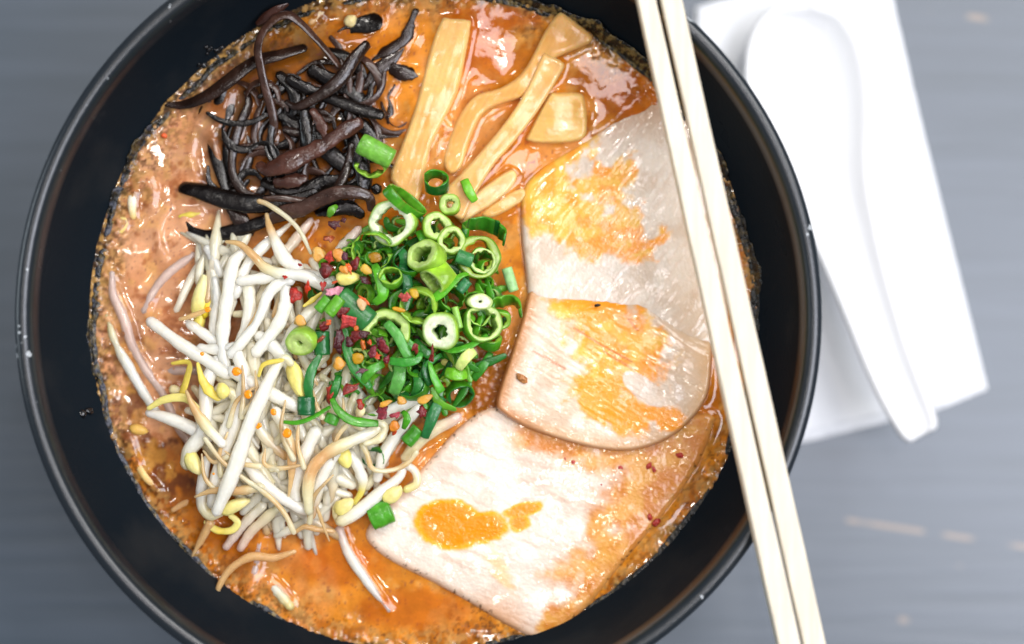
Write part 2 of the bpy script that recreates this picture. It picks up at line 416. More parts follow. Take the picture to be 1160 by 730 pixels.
# ------------------------------------------------------------------ setting: the table
def flat_box(x0, x1, y0, y1, z0, z1):
    V = [(x0, y0, z0), (x1, y0, z0), (x1, y1, z0), (x0, y1, z0), (x0, y0, z1), (x1, y0, z1), (x1, y1, z1), (x0, y1, z1)]
    return np.array(V), [(0, 3, 2, 1), (4, 5, 6, 7), (0, 1, 5, 4), (1, 2, 6, 5), (2, 3, 7, 6), (3, 0, 4, 7)]
V, F = flat_box(-.7, .7, -.5, .5, TZ - .03, TZ)
o = link('table', V, F, table_mat(), origin=(0, 0, 0), smooth=False)
tag(o, 'dark blue-grey grained table top under the bowl', None, kind='structure')

# ------------------------------------------------------------------ bowl
BX, BY, _ = at(474, 359, RIMZ)
prof = [(0, 4), (40, 4), (42, 0), (46, 0), (47, 5), (60, 11), (74, 20), (86, 32), (94, 45), (99.5, 58), (102.6, 68), (104.4, 72.5), (105, 74.2), (104.8, 75.8), (103.9, 76.8), (102.6, 77.1),
        (101.4, 76.6), (100.5, 75.3), (99.9, 73.2), (98.6, 67), (96.0, 58), (92.4, 49), (87, 38), (76, 24), (60, 14), (40, 10), (0, 9)]
prof = [(r, z + TZ * 1000 * max(0, 1 - z / 58)) if i < 10 else (r, z) for i, (r, z) in enumerate(prof)]
pc = catmull([(r, z) for r, z in prof], 3); nseg = 200; V = []; F = []
for (r, z) in pc:
    for i in range(nseg):
        a = 2 * math.pi * i / nseg
        V.append((BX + max(r, 0) * .001 * math.cos(a), BY + max(r, 0) * .001 * math.sin(a), (z) * .001 + .0002))
for j in range(len(pc) - 1):
    for i in range(nseg):
        a = j * nseg + i; b = j * nseg + (i + 1) % nseg
        F.append((a, b, b + nseg, a + nseg))
o = link('noodle_bowl', V, F, bowl_mat(), origin=(BX, BY, 0))
tag(o, 'large round black ceramic bowl with worn lip holding the ramen', 'bowl')

# ------------------------------------------------------------------ napkin and spoon
def napkin():
    root = empty('paper_napkin', 960, 240, TZ)
    m = mat('white_paper', col=(238, 240, 243), rough=.85, bump=[(900, 2, .00012), (60, 3, .0006)])
    def layer(poly, z0, z1):
        X, Y, ins, D, near = poly_field(poly, 8)
        snap = (~ins) & (D < 8.4); X = np.where(snap, near[..., 0], X); Y = np.where(snap, near[..., 1], Y); use = ins | snap
        idx = -np.ones(X.shape, int); idx[use] = np.arange(use.sum()); xs, ys = X[use], Y[use]
        zt = z1 + .0009 * fbm(xs, ys, 90, 2, 3)
        P = np.array([at(x, y, TZ) for x, y in zip(xs, ys)]); T = P.copy(); T[:, 2] = zt + TZ; B = P.copy(); B[:, 2] = z0 + TZ
        a = idx[:-1, :-1]; b = idx[:-1, 1:]; c = idx[1:, 1:]; d = idx[1:, :-1]; ok = (a >= 0) & (b >= 0) & (c >= 0) & (d >= 0)
        F = [tuple(r) for r in np.stack([d[ok], c[ok], b[ok], a[ok]], 1).tolist()]; n = len(T); E = {}
        for f in list(F):
            F.append((f[3] + n, f[2] + n, f[1] + n, f[0] + n))
            for i in range(4):
                e = (f[i], f[(i + 1) % 4])
                if (e[1], e[0]) in E: del E[(e[1], e[0])]
                else: E[e] = 1
        for (u, v) in E: F.append((v, u, u + n, v + n))
        return np.vstack([T, B]), F
    V, F = layer([(788, 9), (850, -8), (1000, -50), (1014, 20), (1044, 150), (1117, 441), (1064, 463), (916, 499), (800, 520), (760, 300)], .0004, .0012)
    link('lower_fold', V, F, m, parent=root)
    V, F = layer([(792, 12), (850, -5), (996, -46), (1008, 20), (1040, 155), (1058, 250), (1085, 350), (1100, 438), (1050, 458), (912, 490), (800, 500), (762, 300)], .0021, .0028)
    link('upper_fold', V, F, m, parent=root)
    tag(root, 'folded white paper napkin lying half under the bowl rim', 'napkin')
napkin()

def spoon():
    # stations: (px, py, half-width px, depth mm, lip height mm)
    st = [(906, 8, 12, 1, 9), (906, 20, 42, 7, 9.5), (908, 50, 62, 11.5, 10), (913, 95, 70, 13, 10.5), (920, 140, 66, 12.5, 11), (930, 185, 54, 10, 12), (944, 230, 42, 7.5, 14),
          (962, 285, 34, 6, 16), (982, 345, 29, 5, 18), (1003, 405, 26, 4.2, 20), (1022, 450, 24, 3.6, 22), (1038, 484, 20, 2.4, 23), (1042, 492, 12, 1, 23)]
    P = catmull(np.array(st, float), 5); V = []; ns = 17
    for k in range(len(P)):
        px, py, hw, dep, lip = P[k]
        j = min(k + 1, len(P) - 1); i = max(k - 1, 0)
        c = np.array(at(px, py, TZ + .004 + .001 * lip)); a = np.array(at(P[i][0], P[i][1], TZ)); b = np.array(at(P[j][0], P[j][1], TZ))
        t = b - a; t[2] = 0; t /= np.linalg.norm(t); sd = np.array([t[1], -t[0], 0])
        for q in np.linspace(-1, 1, ns):
            V.append(c + sd * q * hw * S0 * 1.17 - np.array([0, 0, 1]) * dep * .001 * (1 - abs(q) ** 2.6))
    F = [(k * ns + i, k * ns + i + 1, (k + 1) * ns + i + 1, (k + 1) * ns + i) for k in range(len(P) - 1) for i in range(ns - 1)]
    V = np.array(V); V[:, 2] += TZ + .0032 - V[:, 2].min() + .0022
    m = mat('white_glazed_ceramic', col=(244, 245, 246), rough=.25, sss=.5, sssr=(1, 1, 1), sscale=.006)
    o = link('soup_spoon', V, F, m)
    md = o.modifiers.new('thickness', 'SOLIDIFY'); md.thickness = .0022; md.offset = 0
    tag(o, 'white ceramic soup spoon resting on the paper napkin', 'spoon')
spoon()
# ------------------------------------------------------------------ food data (paths in photo pixels, heights in mm above the broth)
def pile(x, y):
    a = 15 * max(0, 1 - ((x - 300) / 175) ** 2 - ((y - 430) / 205) ** 2)
    b = 14 * max(0, 1 - ((x - 470) / 130) ** 2 - ((y - 350) / 165) ** 2)
    return max(a, b) ** .9 if max(a, b) > 0 else 0.0

W_ = lin((249, 242, 220)); C_ = lin((236, 220, 172)); T_ = lin((214, 166, 112)); P_ = lin((224, 186, 170)); Y_ = lin((226, 202, 84)); G_ = lin((242, 230, 198)); N_ = lin((240, 205, 130)); YC = lin((236, 222, 130))
CK = {'W': W_, 'C': C_, 'T': T_, 'P': P_, 'Y': Y_, 'G': G_, 'N': N_, 'y': YC}
# desc, points, widths(px), colours, layer (None = floating in the broth), head or None
SPROUTS = [
 ('thick upright white sprout stem', [(275,286),(264,300),(257,340),(252,385),(256,420)], [12,15,16,16,15], 'WW', 3.0, None),
 ('white sprout with tan tip pointing up right', [(335,248),(326,256),(305,274),(289,289),(277,306),(266,335)], [3,8,12,13,13,12], 'TWWWW', 2.2, None),
 ('sprout with tan root tip sticking straight up', [(302,243),(305,256),(311,271),(319,288),(328,299),(338,303)], [5,8,12,15,17,16], 'TTWWW', 3.6, None),
 ('long thin pale root', [(293,228),(304,232),(327,248),(341,264),(352,287)], [6,7,6,5,4], 'TCCC', 5.0, None),
 ('sprout with tan tip over horizontal white stem', [(256,274),(272,277),(289,292),(301,304),(320,311),(345,313),(366,324)], [4,8,10,12,14,15,13], 'TTTCWWW', 4.0, None),
 ('horizontal white sprout stem', [(272,319),(300,315),(330,312),(355,313),(372,322)], [13,14,15,15,14], 'WW', 3.2, None),
 ('lavender-white sprout sunk beside chili', [(352,250),(340,265),(328,280),(312,296)], [9,12,13,12], 'PG', 1.0, None),
 ('short white sprout end', [(234,281),(240,292),(250,311)], [9,12,11], 'WW', 1.0, None),
 ('curved white sprout loop', [(330,318),(313,324),(303,336),(297,352),(289,368),(274,388),(262,402)], [12,13,12,11,11,12,13], 'WWWW', 3.8, None),
 ('broad curved white sprout', [(322,322),(324,342),(317,364),(303,384),(290,400)], [14,15,16,15,14], 'WW', 3.4, None),
 ('upright pale sprout stem', [(281,322),(283,348),(279,372),(268,396)], [13,15,15,14], 'GWW', 2.0, None),
 ('narrow tan sprout edge', [(299,338),(290,360),(276,383)], [6,8,7], 'TT', 3.7, None),
 ('stout white cut stem', [(170,364),(182,373),(206,391),(233,408),(258,424)], [13,15,15,16,15], 'WW', 3.4, None),
 ('short white sprout between yellow head and stems', [(213,366),(230,378),(248,391)], [10,13,13], 'WW', 2.2, None),
 ('thin tan root across yellow head', [(204,362),(220,357),(238,350)], [5,6,4], 'TT', 4.4, None),
 ('pale sprout running down beside yellow head', [(243,316),(246,340),(242,370),(246,395)], [9,12,13,12], 'WW', 1.6, None),
 ('long diagonal white sprout with hooked top', [(330,412),(322,406),(310,421),(295,453),(282,484),(263,538),(245,580)], [9,13,16,17,17,18,14], 'CWWWWWW', 5.6, None),
 ('white sprout running parallel', [(268,400),(277,428),(271,455),(264,487),(254,514),(244,544),(240,572)], [15,15,14,14,15,16,12], 'WW', 3.6, None),
 ('white sprout crossing to the right', [(262,420),(275,428),(307,446),(338,462)], [14,15,16,15], 'WW', 3.6, None),
 ('bent white sprout ending in a yellow head', [(245,408),(234,436),(233,465),(228,492),(215,510),(212,526)], [13,16,16,16,17,17], 'WWWWWC', 3.0, ('y', 219,525,14,9,-60)),
 ('white sprout with folded yellow husk', [(168,468),(190,474),(212,483),(236,496)], [9,14,15,15], 'WW', 2.6, ('leaf', [(168,463),(186,453),(208,451),(224,462)], 9)),
 ('broad tan root', [(211,443),(220,463),(236,486),(252,503)], [3,10,14,12], 'TTCW', 5.0, None),
 ('very long thin tan root', [(232,497),(250,521),(273,540),(304,562),(323,583),(333,604)], [6,6,6,6,7,6], 'CTCTC', 5.6, None),
 ('short frayed tan root end', [(333,604),(345,597),(360,600),(378,602)], [4,7,7,5], 'TT', 2.6, None),
 ('bright yellow twisted leaf', [(224,412),(229,430),(238,444),(248,452)], [4,8,13,6], 'YY', 5.0, None),
 ('small forked yellow leaf', [(195,412),(214,411),(212,428),(206,446)], [4,7,9,8], 'YY', 2.6, None),
 ('cream hooked sprout', [(250,450),(259,444),(267,453),(262,472),(251,494)], [9,12,14,14,12], 'CCWW', 3.8, None),
 ('pinkish sprout poking from broth', [(183,422),(203,420),(226,420)], [10,12,11], 'PP', None, None),
 ('thin yellow curled leaf', [(293,426),(299,413),(320,408)], [4,6,5], 'YY', 6.2, None),
 ('pale sprout under long diagonal one', [(286,392),(288,420),(288,445),(286,470)], [16,17,16,15], 'GG', 1.8, None),
 ('white sprout slanting down right', [(292,380),(306,390),(320,404),(330,418)], [14,16,16,14], 'WW', 2.8, None),
 ('slanting white sprout beside chili', [(368,338),(350,354),(333,374),(322,396),(313,414)], [8,14,15,15,14], 'CWW', 2.4, None),
 ('tapering sprout with orange oil drop', [(312,466),(322,486),(330,512),(330,540),(327,562)], [14,14,13,8,3], 'WCTTT', 4.0, None),
 ('upright white sprout', [(358,488),(349,506),(340,531),(334,556),(337,576)], [14,15,15,14,11], 'WW', 3.0, None),
 ('white sprout splitting into a tan tail', [(380,512),(368,534),(359,558),(352,586)], [14,15,14,10], 'WWT', 4.0, None),
 ('threadlike tan tail', [(350,556),(360,578),(366,595),(373,613)], [4,5,4,2], 'TT', 4.4, None),
 ('large tan-edged sprout arching left', [(432,482),(420,490),(398,500),(372,513),(355,530),(349,552),(350,580)], [12,14,14,14,13,13,11], 'CWCTTCC', 5.0, None),
 ('cream sprout hook under scallion ribbon', [(428,478),(436,484),(430,497),(414,503)], [9,10,9,7], 'CC', 5.6, None),
 ('broad white sprout emerging from scallions', [(482,446),(463,455),(442,465),(414,476)], [13,15,15,13], 'WW', 2.4, None),
 ('white sprout running down left', [(474,462),(460,478),(446,497),(434,517),(427,543)], [12,14,14,14,12], 'WW', 2.0, None),
 ('pink-white sprout against the pork', [(519,472),(508,479),(490,488),(472,503),(459,520)], [11,15,16,16,13], 'PCC', 1.6, None),
 ('looping tan root', [(472,512),(463,524),(450,531),(434,534),(421,530),(416,515),(410,503)], [6,6,5,5,6,6,7], 'CTCTC', 4.0, None),
 ('white sprout bent into a hook with yellow head', [(386,591),(402,582),(428,561),(452,541),(458,528),(470,534),(472,548),(460,555)], [14,15,15,14,11,9,9,9], 'CWWWWWCy', 3.0, ('y', 445,560,14,9,35)),
 ('curled sprout top with pale yellow bean', [(386,592),(381,585),(380,576),(384,570)], [11,8,7,7], 'Cy', 2.0, ('y', 391,573,13,8,35)),
 ('white sprout with yellow neck', [(396,515),(405,528),(411,545),(409,558),(401,570)], [13,14,13,8,7], 'WWWYY', 2.6, None),
 ('grey-white sprout low in the heap', [(362,536),(380,541),(400,550)], [13,14,12], 'GG', 1.0, None),
 ('second grey-white sprout low in the heap', [(364,551),(380,557),(396,562)], [12,12,10], 'GG', .6, None),
 ('hooked sprout with long yellow bean', [(234,520),(229,548),(229,572),(238,584),(250,580)], [10,12,13,12,11], 'WWWCC', 2.6, ('y', 266,573,19,8,22)),
 ('yellow husk curled beneath hooked sprout', [(234,592),(246,601),(262,601),(269,592),(261,584)], [8,8,8,8,7], 'yYyy', 1.6, None),
 ('stubby tan root hanging over broth edge', [(238,592),(230,608),(218,630)], [11,9,3], 'TTT', 1.6, None),
 ('tan root lying across stems', [(221,563),(242,556),(271,556),(296,552)], [3,8,10,11], 'TTTC', 5.0, None),
 ('pale sprout half under broth', [(298,572),(280,590),(268,604),(256,620)], [12,13,12,10], 'GP', .6, None),
 ('second pale sprout half under broth', [(314,576),(298,590),(284,603),(272,622)], [12,13,12,9], 'CP', 1.0, None),
 ('pink sprout sunk in broth', [(298,598),(293,622),(288,648),(281,672)], [11,12,13,12], 'PP', None, None),
 ('thick pale noodle end', [(303,660),(316,672),(329,687)], [12,14,12], 'WN', None, None),
 ('tan root bending over the bowl wall', [(244,692),(246,670),(260,646),(284,631),(310,632),(334,625)], [3,7,9,10,9,5], 'TTTTT', 2.2, None),
 ('long pink sprout pointing down right', [(384,600),(396,629),(416,659),(441,692)], [12,13,11,6], 'PWP', None, None),
 ('white sprout slanting to lower right', [(277,522),(295,545),(322,566),(347,579)], [13,15,15,13], 'WW', 3.4, None),
 ('long pink sprout along the left broth edge', [(127,309),(129,335),(141,362),(149,388),(163,415),(183,443),(199,478),(216,502)], [9,12,13,13,12,12,12,12], 'PPP', None, None),
 ('yellow-edged sprout nearest the bowl wall', [(121,357),(131,388),(146,415),(160,440),(178,468)], [7,11,14,14,13], 'NWW', None, None),
 ('pinkish curved sprout in open broth', [(220,288),(192,309),(175,329),(163,353)], [9,12,12,9], 'PP', None, None),
 ('lavender-white stub by chili seeds', [(406,260),(395,272),(383,283)], [11,12,10], 'PG', 2.0, None),
 ('thin yellow leaf under red flake', [(344,347),(353,341),(364,332)], [3,6,3], 'YY', 4.6, None),
 ('short sprout tip left of the green block', [(335,476),(341,488),(346,500)], [10,12,11], 'WG', 2.0, None),
 ('cream sprout under green curl', [(350,474),(361,486),(366,506)], [9,11,10], 'CG', 1.8, None),
 ('pale sprout under thin green curl', [(392,476),(378,484),(360,496),(346,512)], [12,13,13,12], 'CW', 1.6, None),
 ('upright pale sprout behind oil drops', [(296,470),(303,500),(308,530)], [15,16,14], 'GC', 1.2, None),
 ('pale sprout beside upright one', [(310,480),(318,508),(320,540)], [14,14,12], 'GG', 1.0, None),
 ('wide pale sprout in mid heap', [(262,478),(276,500),(290,522),(306,548)], [14,14,14,13], 'WC', 1.6, None),
 ('pale sprout under the orange flakes', [(410,470),(392,484),(374,506),(362,530)], [12,14,14,13], 'CG', 1.0, None),
 ('sprout sloping toward pork', [(452,492),(438,512),(428,534),(414,552)], [13,14,13,11], 'GC', .6, None),
 ('white sprout at left of mass', [(226,395),(246,396),(268,394)], [11,13,13], 'WW', 3.0, None),
 ('pale sprout crossing under stems', [(236,470),(252,462),(270,448)], [12,13,12], 'GG', 1.4, None),
]
# extra bean heads that lie loose in the heap: (desc, px, py, rx, ry, rot deg, z, kind)
BEANS = [('fat yellow bean head with pale husk', 229,336,26,12,78,6.5,'y'), ('pale yellow bean head', 336,430,22,9,-72,13,'y'), ('cream bean head', 390,519,12,9,-70,9,'y'),
         ('smooth cream bean head among chili flakes', 394,315,14,8,5,15,'y'), ('little round bud', 198,442,7,6,0,3,'C'), ('yellowish kernel floating at the left edge', 157,487,11,6,-10,.4,'N'),
         ('small bud beside curl', 253,443,8,9,0,15,'y'), ('cream bud below small scallion ring', 408,466,6,8,0,10,'C'), ('yellow bean head peeking between green ribbons', 508,410,9,7,0,6,'y')]
FLOATERS = [  # noodles and leaves in the broth: desc, kind, pts, widths, colours
 ('arched cream noodle breaking the surface', 'noodle', [(151,246),(150,226),(156,209),(167,205),(173,218),(171,234)], [9,11,10,9,8,6], 'NWNWN'),
 ('yellow leaf scrap at the bowl edge', 'leaf', [(114,280),(125,269),(138,260),(143,250),(128,250)], [4,7,9,7,6], 'YYNy'),
 ('tiny yellow leaf', 'leaf', [(204,246),(214,244),(226,242)], [6,8,3], 'YY'),
 ('soft tan noodle along the foam', 'noodle', [(147,494),(152,515),(163,538),(180,556)], [8,9,9,7], 'TTNT'),
 ('tan onion scrap in broth', 'noodle', [(196,578),(210,570),(228,566)], [6,8,6], 'TT'),
 ('grey-tan onion film curling', 'noodle', [(352,26),(366,13),(388,9),(408,14),(414,22)], [7,9,9,8,5], 'TGT'),
]

MC = {'K': lin((15, 10, 8)), 'D': lin((36, 22, 16)), 'B': lin((62, 36, 28)), 'R': lin((68, 40, 31)), 'V': lin((58, 38, 30)), 'O': lin((100, 84, 58)), 'S': lin((92, 78, 76))}
# desc, points, widths, colour, flatness, twist, zmm, lump
MUSH = [
 ('arched glossy mushroom strip', [(302,172),(309,150),(310,138),(306,118),(300,98),(295,76),(292,55),(298,36),(311,22),(326,17),(340,26),(355,41),(373,61),(385,76)], [8,9,9,9,9,9,9,9,10,11,10,9,9,9], 'V', .5, (.2,.5), (2,3,4,5,6,7,8,9,9,9,8,7,6,5), .1),
 ('pointed mushroom tip over the bowl wall', [(326,5),(315,11),(303,19),(291,27)], [3,9,10,5], 'B', .4, (.3,.3), (8,8,7,6), .1),
 ('long dark strip reaching the left foam edge', [(187,118),(208,119),(234,109),(256,94),(287,71),(318,62),(345,54)], [5,10,13,14,14,13,10], 'D', .5, (.4,.2), (2,2,3,4,4,4,3), .1),
 ('wide black mushroom slab', [(258,104),(253,122),(246,143)], [14,20,15], 'K', .3, (0,0), (1,1,.8), .1),
 ('black strip dipping into broth', [(236,116),(239,145),(246,175),(255,205),(262,222)], [8,10,13,13,10], 'K', .4, (0,.3), (.8,1,1.2,2,2), .1),
 ('slender curved dark strip', [(279,104),(282,118),(275,135),(267,158),(263,182),(265,202),(276,218),(292,226)], [7,9,9,9,8,8,9,9], 'D', .6, (.2,.2), (1.5,2,2.5,3,3,3,3,3), .1),
 ('thin brown strip', [(297,114),(290,134),(288,158),(295,174)], [6,7,7,6], 'V', .6, (0,0), (1,1.5,1.5,2), .1),
 ('thick black strip with blunt left end', [(206,212),(228,217),(256,226),(283,231),(311,230),(338,226),(358,219)], [11,15,17,16,14,12,10], 'K', .6, (0,.2), (1.8,3,4,5,5,5,5), .12),
 ('black strip hooked at its left tip', [(209,253),(221,264),(240,268),(264,262),(288,255),(308,247)], [5,10,12,13,12,10], 'K', .6, (0,0), (1,1.6,2.4,3,4,4), .1),
 ('short black fold between two strips', [(262,234),(273,250),(284,264)], [13,16,12], 'D', .5, (0,0), (3,3.4,3), .15),
 ('broad matte brown strip bordering the sprouts', [(298,252),(320,242),(341,237),(361,227),(382,219),(403,218),(418,224),(421,238)], [10,16,16,15,15,14,12,8], 'V', .45, (.3,-.3), (4,6,7,8,9,9,8,7), .1),
 ('rumpled brown mushroom piece', [(293,186),(303,192),(325,184),(348,174),(368,164),(388,150),(408,139)], [9,20,21,18,18,20,14], 'R', .55, (0,.2), (6,7,8,8,8,8,7), .35),
 ('brown lobe under the rumpled piece', [(312,208),(328,206),(345,202)], [9,11,10], 'B', .6, (0,0), (6,6.5,6.5), .3),
 ('short reddish mushroom stub', [(354,125),(363,140),(368,156)], [9,12,9], 'R', .5, (0,0), (7,7.5,7.5), .3),
 ('black lumpy strip running right', [(326,90),(346,100),(366,108),(388,117),(408,124),(433,131)], [9,10,10,11,11,9], 'K', .7, (0,0), (5,5,4.5,4.5,5,5), .3),
 ('smooth dark strip curving like a J', [(416,50),(402,66),(387,88),(370,103),(352,114),(335,121),(324,115)], [9,12,13,12,10,9,5], 'D', .7, (0,0), (6,7.5,8,8,7.5,7,6.5), .05),
 ('black wedge near the top of the broth', [(384,38),(404,30),(418,27),(427,24)], [5,9,15,18], 'K', .25, (0,0), (1.5,1.8,2,2), .05),
 ('dark strip beside the bamboo slab', [(473,13),(465,32),(457,46),(438,58),(421,66)], [9,12,11,11,8], 'D', .5, (0,0), (1,1.4,1.6,1.6,1.2), .3),
 ('dark purple blob against the bamboo', [(443,78),(457,83),(477,84)], [13,16,5], 'D', .5, (0,0), (1.4,1.8,1.2), .3),
 ('thin brown curl circling broth', [(434,82),(421,100),(418,119),(425,141),(443,152),(461,149)], [6,6,7,7,8,6], 'V', .6, (0,0), (1.6,1.6,1.6,1.6,1.4,1.2), .1),
 ('short upright brown strip', [(408,74),(408,92),(405,112)], [7,9,8], 'V', .5, (0,0), (3,3,3), .1),
 ('thin strip against the bamboo edge', [(469,118),(460,131),(447,144)], [4,6,4], 'D', .5, (0,0), (1,1.2,1), .1),
 ('tiny upright sliver inside the curl', [(438,110),(442,124),(441,140)], [4,7,5], 'D', .6, (0,0), (1,1.4,1), .1),
 ('black knobbly upright strip', [(346,126),(346,144),(347,166)], [10,12,11], 'K', .7, (0,0), (6,6,6), .35),
 ('thin shiny strip', [(299,226),(320,225),(346,227)], [6,7,6], 'V', .5, (0,0), (6.4,6.6,6.8), .05),
 ('dark strip rising to scallions', [(382,212),(390,198),(396,182),(399,164)], [9,9,8,7], 'D', .6, (0,0), (6,5,4,4), .1),
 ('glossy black bead', [(424,213),(429,216)], [9,9], 'K', .95, (0,0), (5,5), .05),
 ('grey sliver under the broth film', [(224,138),(218,160),(216,180),(222,200)], [5,7,7,5], 'S', .5, (0,0), (.7,.7,.7,.7), .1),
 ('thin grey sliver in pink broth', [(193,236),(182,251),(179,268),(184,290)], [4,5,5,4], 'S', .5, (0,0), (.6,.7,.7,.6), .1),
 ('long black strip in the middle', [(318,128),(338,140),(356,158),(376,176),(398,196)], [12,14,15,15,12], 'K', .5, (0,.4), (3,3,3,3,3), .15),
 ('black strip under the J-shaped one', [(352,80),(372,90),(392,100),(410,112)], [12,14,14,10], 'K', .5, (0,0), (3,3,3,3), .2),
 ('black tangle strip under rumpled piece', [(300,205),(322,214),(346,216),(368,208),(390,206)], [12,15,15,15,12], 'K', .5, (0,0), (3,4,4,4,4), .15),
 ('black strip left of the scallions', [(392,140),(400,165),(410,190),(414,214)], [12,14,14,12], 'K', .5, (0,0), (3,3,4,4), .15),
 ('dark narrow strip crossing the stub', [(322,146),(336,150),(352,148)], [7,8,7], 'D', .6, (0,0), (4.4,4.6,4.8), .1),
 ('dark curl below the wedge', [(374,42),(384,54),(386,62)], [5,7,6], 'V', .6, (0,0), (1.5,1.8,2), .1),
 ('dark strip under the wide arch', [(316,84),(330,98),(334,112),(330,130)], [9,11,11,9], 'K', .6, (0,0), (3,3,3,3), .2),
 ('translucent brown film curl near the slab', [(446,96),(436,112),(440,130),(452,140),(464,128),(470,112)], [6,9,10,10,8,4], 'V', .3, (0,.4), (1,1.2,1.2,1,1,.8), .1),
 ('bent brown strip above the curl', [(400,58),(418,72),(430,92),(428,110)], [5,9,9,5], 'V', .3, (.3,0), (2,2.4,2.4,2), .1),
 ('broad dark strip filling the gap by the slab', [(456,50),(444,66),(428,80),(412,100)], [8,13,13,8], 'D', .3, (.2,-.2), (1.2,1.6,1.8,1.6), .15),
 ('black twist below the garlic cube', [(372,56),(388,62),(404,74),(412,88)], [6,10,10,7], 'K', .4, (.2,.2), (2.4,2.6,3,3), .15),
 ('thin arched strip over the left broth', [(252,96),(236,112),(228,134),(232,156)], [4,7,7,4], 'D', .5, (0,0), (1.2,1.4,1.2,.8), .1),
 ('deep black strip by the beans', [(360,238),(376,236),(396,236),(410,244)], [12,14,13,9], 'K', .5, (0,0), (4,5,5,5), .2),
 ('dark speckled strip right of the arch', [(392,128),(412,144),(428,160)], [9,11,8], 'K', .6, (0,0), (3,3,2.6), .3),
]

MEN = [  # desc, polygon px, z(mm) centre, slope (dz/dx, dz/dy per px), thickness, edge px
 ('long bamboo slab', [(500,22),(509,20),(531,22),(534,30),(528,62),(518,106),(497,148),(487,172),(480,205),(475,224),(470,228),(442,204),(452,172),(464,140),(476,100),(488,52)], 3.2, (0, .01), 3.5, 5, (238,188,112), 107),
 ('wavy bamboo strip bending under its neighbour', [(633,14),(641,16),(656,28),(670,40),(667,50),(630,66),(615,82),(604,102),(588,112),(562,120),(545,132),(532,160),(523,190),(510,197),(502,184),(508,158),(522,128),(540,108),(566,100),(590,84),(606,58),(618,34)], 3.3, (.010, 0), 3, 5, (236,178,98), 118),
 ('narrow bamboo strip on top', [(614,63),(622,63),(639,72),(633,88),(608,128),(585,158),(562,184),(549,204),(538,222),(529,242),(522,250),(506,238),(497,222),(520,199),(548,168),(575,135),(597,100)], 5.2, (0, .004), 2.6, 4, (240,190,118), 125),
 ('short bamboo prong', [(579,192),(586,201),(576,217),(558,231),(540,243),(524,254),(517,240),(535,222),(555,207)], 3.0, (0, 0), 2.6, 4, (242,204,144), 135),
 ('small bamboo end beside the broth streak', [(590,213),(597,223),(580,236),(556,247),(545,243),(562,228)], 1.6, (0, 0), 2.4, 4, (238,188,112), 152),
 ('square bamboo chunk', [(621,108),(630,105),(656,105),(663,115),(665,148),(655,160),(625,163),(597,160),(600,148)], 2.6, (0, 0), 4, 4, (238,192,108), 3),
 ('pale bamboo scrap between the long pieces', [(506,130),(518,146),(508,168),(499,190),(484,194),(490,168)], 1.2, (0, 0), 2.4, 5, (218,160,92), 110),
]

G1 = (66, 140, 24); G2 = (94, 158, 36); G3 = (24, 92, 34); G4 = (144, 186, 60); F1 = (184, 208, 120); F2 = (226, 234, 196)
